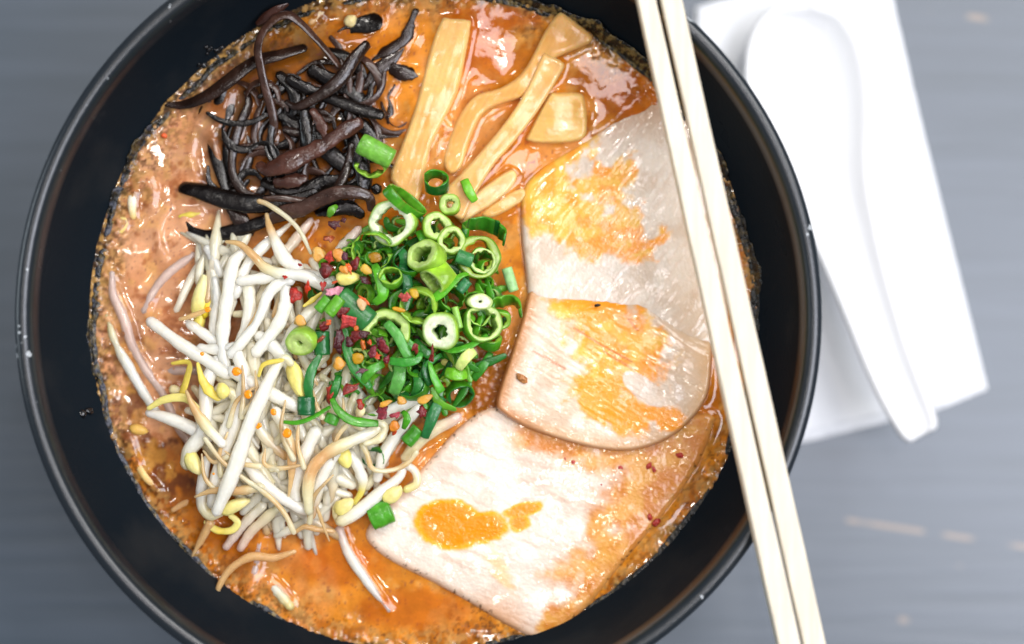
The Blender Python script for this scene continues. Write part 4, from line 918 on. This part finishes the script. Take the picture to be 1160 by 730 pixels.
# splashes dried on the wall
rs = np.random.RandomState(5)
def wall_z(px, py):    # height of the inner wall seen at this pixel (iterated)
    z = ZB
    for _ in range(8):
        x, y, _z = at(px, py, z); r = math.hypot(x - BX, y - BY) * 1000
        z = np.interp(r, [87, 92.4, 96.0, 98.6, 99.9], [.038, .049, .058, .067, .0732])
    return z
for k, (px, py, n, sp, lab) in enumerate([(245, 57, 12, 7, 'black beaded clump of splashes on the bowl wall at upper left'), (232, 76, 6, 5, 'short trail of black beads under the upper left clump'),
                                          (97, 466, 3, 3, 'dark round droplet on the left bowl wall')]):
    Vs, Fs, n0 = [], [], 0
    for i in range(n):
        x = px + rs.normal(0, sp); y = py + rs.normal(0, sp * .8); r = rs.uniform(2, 4) if n > 3 else rs.uniform(4, 6)
        V, F, _ = ball_geo(x, y, (wall_z(x, y) - ZB) * 1000 + .3, r, r * rs.uniform(.7, 1), r * .7, col=(20, 20, 20), lump=.25, seed=i)
        Vs.append(V); Fs += [tuple(q + n0 for q in f) for f in F]; n0 += len(V)
    V = np.vstack(Vs); o = link('splash', V, Fs, M['mush'], np.tile(lin((20, 21, 24)), (len(V), 1))); tag(o, lab, 'splash')

# ------------------------------------------------------------------ things floating in the broth
def strand(name, pts, ws, stops, zf, parent=None, flat=.9, sides=10, m='sprout', twist=(0, 0), inner=None, lump=.06, seed=0, **k):
    P = smooth_path(px2w(pts, zf))
    V, F, C = tube_geo(P, [q * K0 for q in ws], flat, stops, sides, twist, inner, lump, seed, **k)
    return link(name, V, F, M[m], C, parent=parent)
MW = {'K': 1.4, 'D': 1.25, 'V': 1.12, 'R': .98, 'B': 1.3, 'S': 1.4, 'O': 1}
for i, (d, kind, pts, ws, ck) in enumerate(FLOATERS):
    o = strand('noodle' if kind == 'noodle' else 'yellow_leaf', pts, ws, [CK[q] for q in ck], lambda x, y, t: .2, flat=.6, seed=i, m='bean')
    tag(o, where(d, pts[0][0], pts[0][1]) if len(d.split()) < 4 else d, kind)

rf0 = np.random.RandomState(44)
# ------------------------------------------------------------------ bamboo shoots
for i, (d, poly, z0, sl, th, rn, colr, fang) in enumerate(MEN):
    p = np.array(poly, float); cx, cy = p.mean(0)
    def cf(x, y, dd, pr, colr=colr, fang=fang, i=i):
        u, v = rotuv(x, y, fang); f = fbm(u / 60, v / 3.0, 1, 3, 80 + i); n = fbm(x, y, 20, 3, 90 + i)
        c = mixc(lin(colr), lin(colr) * np.array([.80, .66, .46]), sstep(.42, .78, f) * .3)
        c = mixc(c, lin((236, 160, 62)), sstep(.52, .72, n) * .35)
        return mixc(c, lin((246, 214, 150)), sstep(6, 1, dd) * .35)
    zb = lambda x, y, z0=z0, sl=sl, cx=cx, cy=cy: z0 + sl[0] * (x - cx) + sl[1] * (y - cy)
    def za(x, y, dd, i=i, fang=fang):
        u, v = rotuv(x, y, fang); return .06 * (fbm(u / 60, v / 4, 1, 2, 80 + i) - .5) + .7 * (fbm(x, y, 30, 2, 85 + i) - .5)
    V, F, C = sheet_geo(closed_curve(poly, 3), lambda x, y: zb(x, y) - .5, th, rn, cf, res=1.5, zadd=za)
    o = link('bamboo_shoot', V, F, M['menma'], C)
    tag(o, d if len(d.split()) > 3 else d + ' leaning by the wood ear', 'bamboo shoot', 'bamboo shoots at the top of the bowl')

# ------------------------------------------------------------------ wood ear mushroom strips
for i, (d, pts, ws, c, fl, tw, zs, lp) in enumerate(MUSH):
    zf = lambda x, y, t, zs=zs: float(np.interp(t, np.linspace(0, 1, len(zs)), zs))
    dark = CK_M = MC[c]
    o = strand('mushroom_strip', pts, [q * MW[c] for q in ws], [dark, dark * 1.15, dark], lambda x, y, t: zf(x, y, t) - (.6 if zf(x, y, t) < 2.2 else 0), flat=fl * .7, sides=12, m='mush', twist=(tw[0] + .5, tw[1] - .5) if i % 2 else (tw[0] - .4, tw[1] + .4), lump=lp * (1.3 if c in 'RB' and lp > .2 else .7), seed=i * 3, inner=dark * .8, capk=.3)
    px, py = pts[len(pts) // 2]
    tag(o, where(d, px, py), 'wood ear', 'wood ear mushroom strips')
for i in range(60):
    x, y = (rf0.uniform(312, 425), rf0.uniform(80, 225)) if i % 3 else (rf0.uniform(262, 330), rf0.uniform(96, 220)); a = rf0.uniform(0, 3.14); L = rf0.uniform(24, 46); b = rf0.uniform(-18, 18)
    dx, dy = math.cos(a), math.sin(a); q = rf0.uniform(.2, 4)
    turn = rf0.uniform(-.9, .9); pts = [(x - dx * L * .7, y - dy * L * .7)]
    for k in range(4):
        aa = a + turn * (k - 1.5) * .9; pts.append((pts[-1][0] + math.cos(aa) * L * .42, pts[-1][1] + math.sin(aa) * L * .42))
    o = strand('mushroom_strip', pts, [4, rf0.uniform(6, 12), rf0.uniform(6, 11), 5], [MC['KDKV'[i % 4]]], lambda x, y, t: q, flat=.3, twist=(rf0.uniform(-.8, .8), rf0.uniform(-.8, .8)), sides=12, m='mush', lump=.12, seed=200 + i)
    tag(o, where(('brownish' if i % 4 == 3 else 'black') + (' upright' if .8 < a < 2.3 else ' sideways') + ' mushroom strip low down', x, y), 'wood ear', 'wood ear mushroom strips')
V, F, K = ball_geo(397, 24, 2.2, 8, 6.5, 5, rot=.8, col=(226, 208, 150), lump=.25, seed=3)
tag(link('garlic_bit', V, F, M['bean'], K), 'small cream garlic cube beside the black wedge', 'garlic')

# ------------------------------------------------------------------ hidden filler strands of the heap, then the traced ones
rf = np.random.RandomState(12)
BOX = [(252, 300, 30), (300, 420, 60), (280, 500, 55), (350, 520, 45), (330, 360, 40), (400, 500, 36), (300, 450, 60), (320, 560, 34), (380, 470, 40)]
for i in range(190):
    bx, by, bs = BOX[i % len(BOX)]
    x, y = bx + rf.uniform(-bs, bs), by + rf.uniform(-bs, bs) * .8; a = rf.normal(1.45, .7); L = rf.uniform(26, 52)
    bend = rf.uniform(-7, 7); dx, dy = math.cos(a), math.sin(a)
    pts = [(x - dx * L, y - dy * L), (x - dy * bend, y + dx * bend), (x + dx * L, y + dy * L)]
    z = rf.uniform(0, 1)
    w0 = rf.uniform(10, 15)
    st = [G_ if rf.rand() < .5 else C_, G_, T_ if rf.rand() < .3 else G_]
    o = strand('bean_sprout', pts, [w0 * (.25 if i % 3 == 0 else .75), w0, w0 * .95, w0 * (.3 if i % 4 == 0 else .7)], st, lambda x, y, t, z=z: min(pile(x, y) * (.35 + .55 * z), 11.5) , seed=i)
    tag(o, where(('thick ' if w0 > 14 else 'slim ') + ('upright' if abs(dx) < .35 else 'level' if abs(dx) > .85 else 'slanting') + ' ' + ('tan-ended' if i % 3 == 0 else 'pale') + ' sprout buried', x, y), 'bean sprout', 'bean sprouts buried in the heap')

for i, (d, pts, ws, ck, lay, head) in enumerate(SPROUTS):
    if lay is None: zf = lambda x, y, t: .15
    else: zf = lambda x, y, t, lay=lay: pile(x, y) * .62 + lay * 1.55
    px, py = pts[len(pts) // 2]
    lab = where(d, px, py)
    stops = [CK[q] for q in ck]
    isleaf = 'leaf' in d or 'husk' in d
    fl = .3 if isleaf else .88
    if head is None:
        o = strand('bean_sprout' if not isleaf else 'sprout_leaf', pts, [q * (.97 if not isleaf else 1) for q in ws], stops, zf, flat=fl, seed=i, m='sprout' if not isleaf else 'bean', twist=(rf.uniform(-.5, .5), rf.uniform(-.5, .5)) if isleaf else (0, 0), lump=.2)
        tag(o, lab, 'bean sprout', 'bean sprouts heaped on the soup')
    else:
        root = empty('bean_sprout', px, py, ZB + zf(px, py, .5) * .001)
        strand('stem', pts, [q * 1.03 for q in ws], stops, zf, parent=root, seed=i, lump=.08)
        if head[0] == 'leaf':
            strand('husk', head[1], [head[2] * .6, head[2], head[2] * 1.1, head[2] * .6], [YC, YC, YC], lambda x, y, t: zf(x, y, t) + 1.8, parent=root, flat=.4, m='bean', seed=i)
        else:
            _, hx, hy, rx, ry, rd = head
            V, F, K = ball_geo(hx, hy, zf(hx, hy, 1) + 1.0, rx, ry, ry * .8, rot=math.radians(rd), col=(238, 226, 130), col2=(236, 224, 160), lump=.14, seed=i, tip=.25)
            link('bean_head', V, F, M['bean'], K, parent=root)
        tag(root, lab, 'bean sprout', 'bean sprouts heaped on the soup')
for i, (d, px, py, rx, ry, rd, z, kc) in enumerate(BEANS):
    cc = {'y': (238, 224, 124), 'C': (236, 222, 170), 'N': (238, 190, 96)}[kc]
    if i == 0:
        root = empty('bean_sprout', px, py, ZB + z * .001)
        V, F, K = ball_geo(px - 2, py, z, rx, 9, 8, rot=math.radians(rd), col=(240, 226, 120), col2=(240, 234, 178), lump=.12, seed=1, tip=.2); link('bean_head', V, F, M['bean'], K, parent=root)
        V, F, K = ball_geo(px + 9, py + 4, z - .4, rx * .9, 6, 6, rot=math.radians(rd - 6), col=(226, 200, 40), col2=(232, 214, 90), lump=.1, seed=2, tip=.2); link('bean_head', V, F, M['bean'], K, parent=root)
        V, F, K = ball_geo(px - 3, py + 30, z - 1.2, 14, 7, 6, rot=math.radians(80), col=(238, 220, 110), lump=.1, seed=2); link('husk', V, F, M['bean'], K, parent=root)
        tag(root, 'fat yellow bean head with pale husk at left of the sprout heap', 'bean sprout', 'bean sprouts heaped on the soup')
    else:
        V, F, K = ball_geo(px, py, z, rx, ry, ry * .85, rot=math.radians(rd), col=cc, col2=tuple(min(255, q + 14) for q in cc), lump=.12, seed=i, tip=.2)
        tag(link('mung_bean', V, F, M['bean'], K), where(d, px, py), 'bean', 'loose mung beans')
for i in range(16):
    x, y = rf.uniform(240, 420), rf.uniform(440, 580); a = rf.normal(1.2, .9); L = rf.uniform(14, 34); b = rf.uniform(-10, 10); dx, dy = math.cos(a), math.sin(a)
    if ((x - 320) / 115) ** 2 + ((y - 500) / 95) ** 2 > 1: continue
    pts = [(x - dx * L, y - dy * L), (x - dy * b, y + dx * b), (x + dx * L, y + dy * L)]
    o = strand('bean_sprout', pts, [2, 4, 5, 6, 7], [T_, T_, C_], lambda x, y, t: pile(x, y) * .62 + 7.5, seed=300 + i)
    tag(o, where('fine tan root hair on the heap', x, y), 'bean sprout', 'bean sprouts heaped on the soup')
for i, (px, py, r) in enumerate(DROPS):
    lays = 6.4 if py < 520 else 5.4
    z = pile(px, py) * .62 + lays * 1.55 if px < 335 else pile(px, py) * .62 + 7
    V, F, K = ball_geo(px, py, z + .6, r, r * .9, r * .35, rot=i, col=(246, 150, 20), lump=.12, seed=i)
    tag(link('oil_drop', V, F, M['oil'], K), where('orange oil drop on sprout', px, py), 'oil drop', 'orange oil drops on the sprouts')

# ------------------------------------------------------------------ scallions
def ring_geo(px, py, ro, ri, h, tilt, azim, outer, face, arc, z, sq, seed=0):
    """short hollow tube; radii and height px"""
    full = arc[1] - arc[0] >= 360; na = 40; an = np.radians(np.linspace(arc[0], arc[1], na, endpoint=not full))
    prof = []   # (radial 0..1 from inner to outer, z -1..1, colour key)
    e = .14
    loop = [(0, -1 + e, 'i'), (.5, -1, 'f'), (1 - e, -1, 'f'), (1, -1 + e, 'o'), (1.02, 0, 'o'), (1, 1 - e, 'o'), (1 - e * 1.4, 1, 'e'), (.66, 1.02, 'f'), (.35, 1.0, 'f'), (.08, .97, 'f'), (0, 1 - e * 1.5, 'i'), (0, 0, 'i')]
    oc, fc = lin(outer), lin(face)
    cm = {'o': oc, 'e': oc * .6 + fc * .4, 'f': fc, 'i': fc * .55 + oc * .35}
    R = ball_rot(tilt, azim); c = np.array(at(px, py, ZB + z * .001)); V = []; K = []
    for a in an:
        x0, y0 = math.cos(a), math.sin(a) * sq
        wob = 1 + .10 * (float(vnoise(np.array(x0 * 1.6 + seed * 2.3), np.array(y0 * 1.6), seed)) - .5) * 2
        wi = 1 + .24 * (float(vnoise(np.array(x0 * 3 + seed * 1.3), np.array(y0 * 3 + 4), seed + 5)) - .5) * 2
        for (q, zz, ck) in loop:
            rad = (ri * wi * (1 - q) + ro * wob * q) * K0
            hh = h * .5 * K0 * zz * (1 + .12 * math.sin(2 * a + seed))
            V.append(c + R @ np.array([x0 * rad, y0 * rad, hh]))
            K.append(cm[ck] * (1 + .22 * math.sin(a * 3 + seed) * (ck == 'o')))
    m = len(loop); F = []; n = len(an)
    for i in range(n if full else n - 1):
        j = (i + 1) % n
        for k in range(m):
            F.append((i * m + k, i * m + (k + 1) % m, j * m + (k + 1) % m, j * m + k)[::-1])
    if not full:
        F.append(tuple(range(m))); F.append(tuple(range((n - 1) * m, n * m))[::-1])
    return np.array(V), F, np.array(K)
def ball_rot(tilt, azim):
    t, a = math.radians(tilt), math.radians(azim)
    ax = np.array([-math.sin(a), math.cos(a), 0]); ct, st = math.cos(t), math.sin(t)
    Kx = np.array([[0, -ax[2], ax[1]], [ax[2], 0, -ax[0]], [-ax[1], ax[0], 0]])
    return np.eye(3) + st * Kx + (1 - ct) * (Kx @ Kx)
# small ones deep in the heap
for i in range(205):
    while True:
        x, y = rf.uniform(355, 572), rf.uniform(252, 462)
        q = ((x - 462) / 108) ** 2 + ((y - 360) / 108) ** 2
        if q < 1: break
    lowz = rf.uniform(3, 11) * (1 - .35 * q)
    gcol = [G1, G2, (40, 108, 36), (54, 124, 36), (88, 158, 34)][rf.randint(5)]; fcol = [G1, G2, F1, G4][rf.randint(4)]
    if i % 2 == 0:
        a = rf.uniform(0, 6.28); L = rf.uniform(10, 18)
        pts = [(x - math.cos(a) * L, y - math.sin(a) * L), (x + rf.uniform(-6, 6), y + rf.uniform(-6, 6)), (x + math.cos(a) * L, y + math.sin(a) * L)]
        P = px2w(pts, lambda x, y, t: lowz); V, F, C = tube_geo(P, [6 * K0, 11 * K0, 7 * K0], .2, [lin(gcol)], 8, (rf.uniform(-.8, .8), rf.uniform(-.8, .8)), lin(fcol), .1, i)
        o = link('scallion_strip', V, F, M['scal'], C); tag(o, where('buried ' + ('dark' if gcol[0] < 60 else 'bright') + ' scallion sliver', x, y), 'scallion', 'scallion slivers buried in the heap')
    else:
        r = rf.uniform(9, 15)
        V, F, C = ring_geo(x, y, r, r * rf.uniform(.6, .86), rf.uniform(8, 14), rf.uniform(8, 60), rf.uniform(0, 360), gcol, fcol, (0, 360) if rf.rand() < .7 else (0, rf.uniform(180, 300)), lowz, rf.uniform(.75, 1), i)
        o = link('scallion_ring', V, F, M['scal'], C); tag(o, where(('buried wide ' if r > 12 else 'buried small ') + ('dark' if gcol[0] < 60 else 'bright') + ' scallion ring', x, y), 'scallion', 'scallion rings buried in the heap')
for i, r in enumerate(RINGS):
    r = list(r); r[3] *= 1.08; r[4] *= (1.12 if r[4] > 8.5 else 1); V, F, C = ring_geo(*r[1:], seed=i)
    o = link('scallion_ring', V, F, M['scal'], C)
    tag(o, r[0] if len(r[0].split()) > 5 else (r[0] + ' on the green heap') if any(r[0] in m[0] for m in MARKS) else where(r[0], r[1], r[2]), 'scallion', 'chopped scallions on top')
for i, (d, p0, p1, r, c, z) in enumerate(SEGS):
    px, py = (p0[0] + p1[0]) / 2, (p0[1] + p1[1]) / 2
    cc = lin(c); P = px2w([p0, p1], lambda x, y, t: z)
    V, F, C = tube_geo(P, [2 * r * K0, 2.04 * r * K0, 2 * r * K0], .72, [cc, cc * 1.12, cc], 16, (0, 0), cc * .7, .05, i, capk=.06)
    o = link('scallion_block', V, F, M['scal'], C); tag(o, where(d, px, py) if 'lone' not in d else d, 'scallion', 'chopped scallions on top')
for i, (d, pts, ws, c0, c1, z, tw) in enumerate(RIBS):
    P = smooth_path(px2w(pts, lambda x, y, t: z - 1.2 * (2 * t - 1) ** 2))
    V, F, C = tube_geo(P, [q * K0 for q in ws], .2, [lin(c0), lin(c0) * 1.2, lin(c0)], 10, tw, lin(c1), .08, i + 40, capk=.12)
    o = link('scallion_strip', V, F, M['scal'], C); px, py = pts[len(pts) // 2]
    tag(o, where(d, px, py), 'scallion', 'chopped scallions on top')

# ------------------------------------------------------------------ chili flakes and seeds
def top_z(x, y):
    g = 14.5 * max(0, 1 - ((x - 470) / 150) ** 2 - ((y - 350) / 150) ** 2) ** .35 if ((x - 470) / 150) ** 2 + ((y - 350) / 150) ** 2 < 1 else 9
    return g + 4.2
def flake_geo(px, py, w, h, rd, col, z, seed):
    r = np.random.RandomState(seed + 100); n = 11; a = np.linspace(0, 2 * math.pi, n, endpoint=False) + r.uniform(-.15, .15, n)
    rad = r.uniform(.5, 1.25, n); R = ball_rot(r.uniform(5, 30), r.uniform(0, 360)); c0 = np.array(at(px, py, ZB + z * .001)); t = .00016
    cr, sr = math.cos(math.radians(rd)), math.sin(math.radians(rd)); V = []; F = []; K = []
    cu = r.uniform(.15, .45) * (1 if r.rand() < .5 else -1)
    for s in (1, -1):
        for q in (.5, 1.0):
            for k in range(n):
                x = math.cos(a[k]) * rad[k] * q; y = math.sin(a[k]) * rad[k] * q
                X, Y = x * w * .5 * K0, y * h * .5 * K0
                Z = cu * (x * x) * min(w, h) * K0 * .5 + s * t * (1.3 - q * .6) + r.uniform(-1, 1) * .00015 * (s == 1)
                V.append(c0 + R @ np.array([X * cr - Y * sr, X * sr + Y * cr, Z])); K.append(lin(col) * r.uniform(.75, 1.3))
        V.append(c0 + R @ np.array([0, 0, s * t * 1.3])); K.append(lin(col))
    m = 2 * n + 1
    for s in range(2):
        o = s * m
        for k in range(n):
            j = (k + 1) % n
            f1 = (o + 2 * n, o + k, o + j); f2 = (o + k, o + n + k, o + n + j, o + j)
            F += [f1, f2] if s == 0 else [f1[::-1], f2[::-1]]
    for k in range(n):
        j = (k + 1) % n; F.append((n + k, m + n + k, m + n + j, n + j))
    return np.array(V), F, np.array(K)
def cname(c):
    r, g, b = c
    if b > 120: return 'lavender pink'
    if g > 80 and r > 190: return 'orange red' if b < 70 else 'pinkish red'
    if r > 155: return 'bright red'
    if r > 115: return 'brownish red'
    return 'dark maroon'
for i, (px, py, fw, fh, rd, c) in enumerate(FLAKES):
    V, F, C = flake_geo(px, py, fw, fh, rd, c, top_z(px, py), i)
    size = 'large ' if max(fw, fh) > 19 else ('tiny ' if max(fw, fh) < 9 else '')
    shape = 'sliver' if min(fw, fh) / max(fw, fh) < .5 else 'flake'
    d = f'{size}{cname(c)} chili {shape}'
    tag(link('chili_flake', V, F, M['chili'], C, smooth=True), where(d, px, py) if (px, py) != (379, 331) else 'lavender pink chili flake right of the sprout heap', 'chili flake', 'crushed chili scattered on top')
for i, (px, py, rx, ry, rd, c) in enumerate(SEEDS):
    V, F, K = ball_geo(px, py, top_z(px, py) + .3, rx * .86, ry * .8, min(rx, ry) * .3, rot=math.radians(rd), col=c, col2=tuple(int(q * .82) for q in c), lump=.32, seed=i, tip=.2)
    size = 'large ' if max(rx, ry) > 8 else ('small ' if max(rx, ry) < 6 else '')
    hue = 'dull yellow' if c[0] < 215 else ('golden' if c[2] < 60 else ('pale orange' if c[1] > 175 else 'orange'))
    tag(link('chili_seed', V, F, M['bean'], K), 'round orange chili seed left of the dark green ribbon' if i == 7 else where(f'{size}{hue} chili seed', px, py), 'chili seed', 'chili seeds scattered on top')
for i, (px, py, r) in enumerate([(703, 530, 4), (735, 528, 5), (741, 532, 4), (770, 516, 5), (743, 592, 6), (736, 586, 4), (650, 524, 4), (681, 549, 2.5), (640, 520, 3), (186, 154, 4)]):
    V, F, K = ball_geo(px, py, 1.4 if i != 9 else .5, r, r * .7, r * .5, rot=i, col=(176, 50, 40) if i < 9 else (232, 100, 50), lump=.3, seed=i)
    tag(link('chili_bit', V, F, M['chili'], K), 'small red chili bit on oily broth, ' + ['left', 'middle', 'right', 'rightmost', 'lower right', 'lower', 'upper left', 'paler lower left', 'upper far left'][i] + ' of the scattered bits' if i < 9 else 'orange-red chili bit floating at the upper left of the soup', 'chili bit', 'chili bits in the broth')

# ------------------------------------------------------------------ chopsticks across the rim
def chopstick(x0a, x0b, x1a, x1b, lab, zoff):
    # left/right edges at y=0 and y=730 (px); sticks run on past the frame
    zt, zb_ = RIMZ + .0022 + .0032 + zoff, RIMZ + .0022 + .0036 + zoff
    def cen(t):
        px = (x0a + x0b) / 2 + ((x1a + x1b) / 2 - (x0a + x0b) / 2) * t; z = zt + (zb_ - zt) * t
        return np.array(at(px, 730 * t, z)), ((x0b - x0a) + ((x1b - x1a) - (x0b - x0a)) * t) * S0 * .9
    V = []; F = []; C = []; prof = []
    e = .07
    for (a, b) in [(-.5, -.5 + e), (-.5, .5 - e), (-.5 + e, .5), (.5 - e, .5), (.5, .5 - e), (.5, -.5 + e), (.5 - e, -.5), (-.5 + e, -.5)]: prof.append((a, b))
    ts = np.linspace(-.28, 1.22, 60); c0, _ = cen(0.); c1, _ = cen(1.); ax = (c1 - c0) / np.linalg.norm(c1 - c0); sd = np.cross(ax, (0, 0, 1)); sd /= np.linalg.norm(sd); up = np.cross(sd, ax)
    tilt = .03 if zoff == 0 else -.02
    for t in ts:
        c, wd = cen(t); j = 1 + .015 * math.sin(t * 23 + zoff * 900)
        for (a, b) in prof:
            a2, b2 = a * math.cos(tilt) - b * math.sin(tilt), a * math.sin(tilt) + b * math.cos(tilt)
            V.append(c + sd * a2 * wd * j + up * b2 * wd * .92)
    m = len(prof)
    for i in range(len(ts) - 1):
        for k in range(m):
            F.append((i * m + k, i * m + (k + 1) % m, (i + 1) * m + (k + 1) % m, (i + 1) * m + k))
    F.append(tuple(range(m))[::-1]); F.append(tuple((len(ts) - 1) * m + k for k in range(m)))
    V = np.array(V); o = link('chopstick', V, F, M['stick'], np.tile(lin((236, 225, 203)), (len(V), 1)), smooth=False)
    bv = o.modifiers.new('soft_edges', 'BEVEL'); bv.width = .00025; bv.segments = 2; bv.limit_method = 'ANGLE'
    tag(o, lab, 'chopstick', 'pair of bare wooden chopsticks')
chopstick(720, 742.5, 879, 906.5, 'left one of two pale bare wood chopsticks laid across the bowl rim', 0)
chopstick(747, 772.5, 908, 935.5, 'right one of two pale bare wood chopsticks, nearer the napkin', .0002)

dups = {k: v for k, v in LABELS.items() if len(v) > 1 and 'buried' not in k}
print('DUPLICATE LABELS', dups)
long_ = [k for k in LABELS if not 4 <= len(k.split()) <= 16]
print('BAD LENGTH', long_)
print('objects', len(SC.objects), 'top', len([o for o in SC.objects if o.parent is None]))
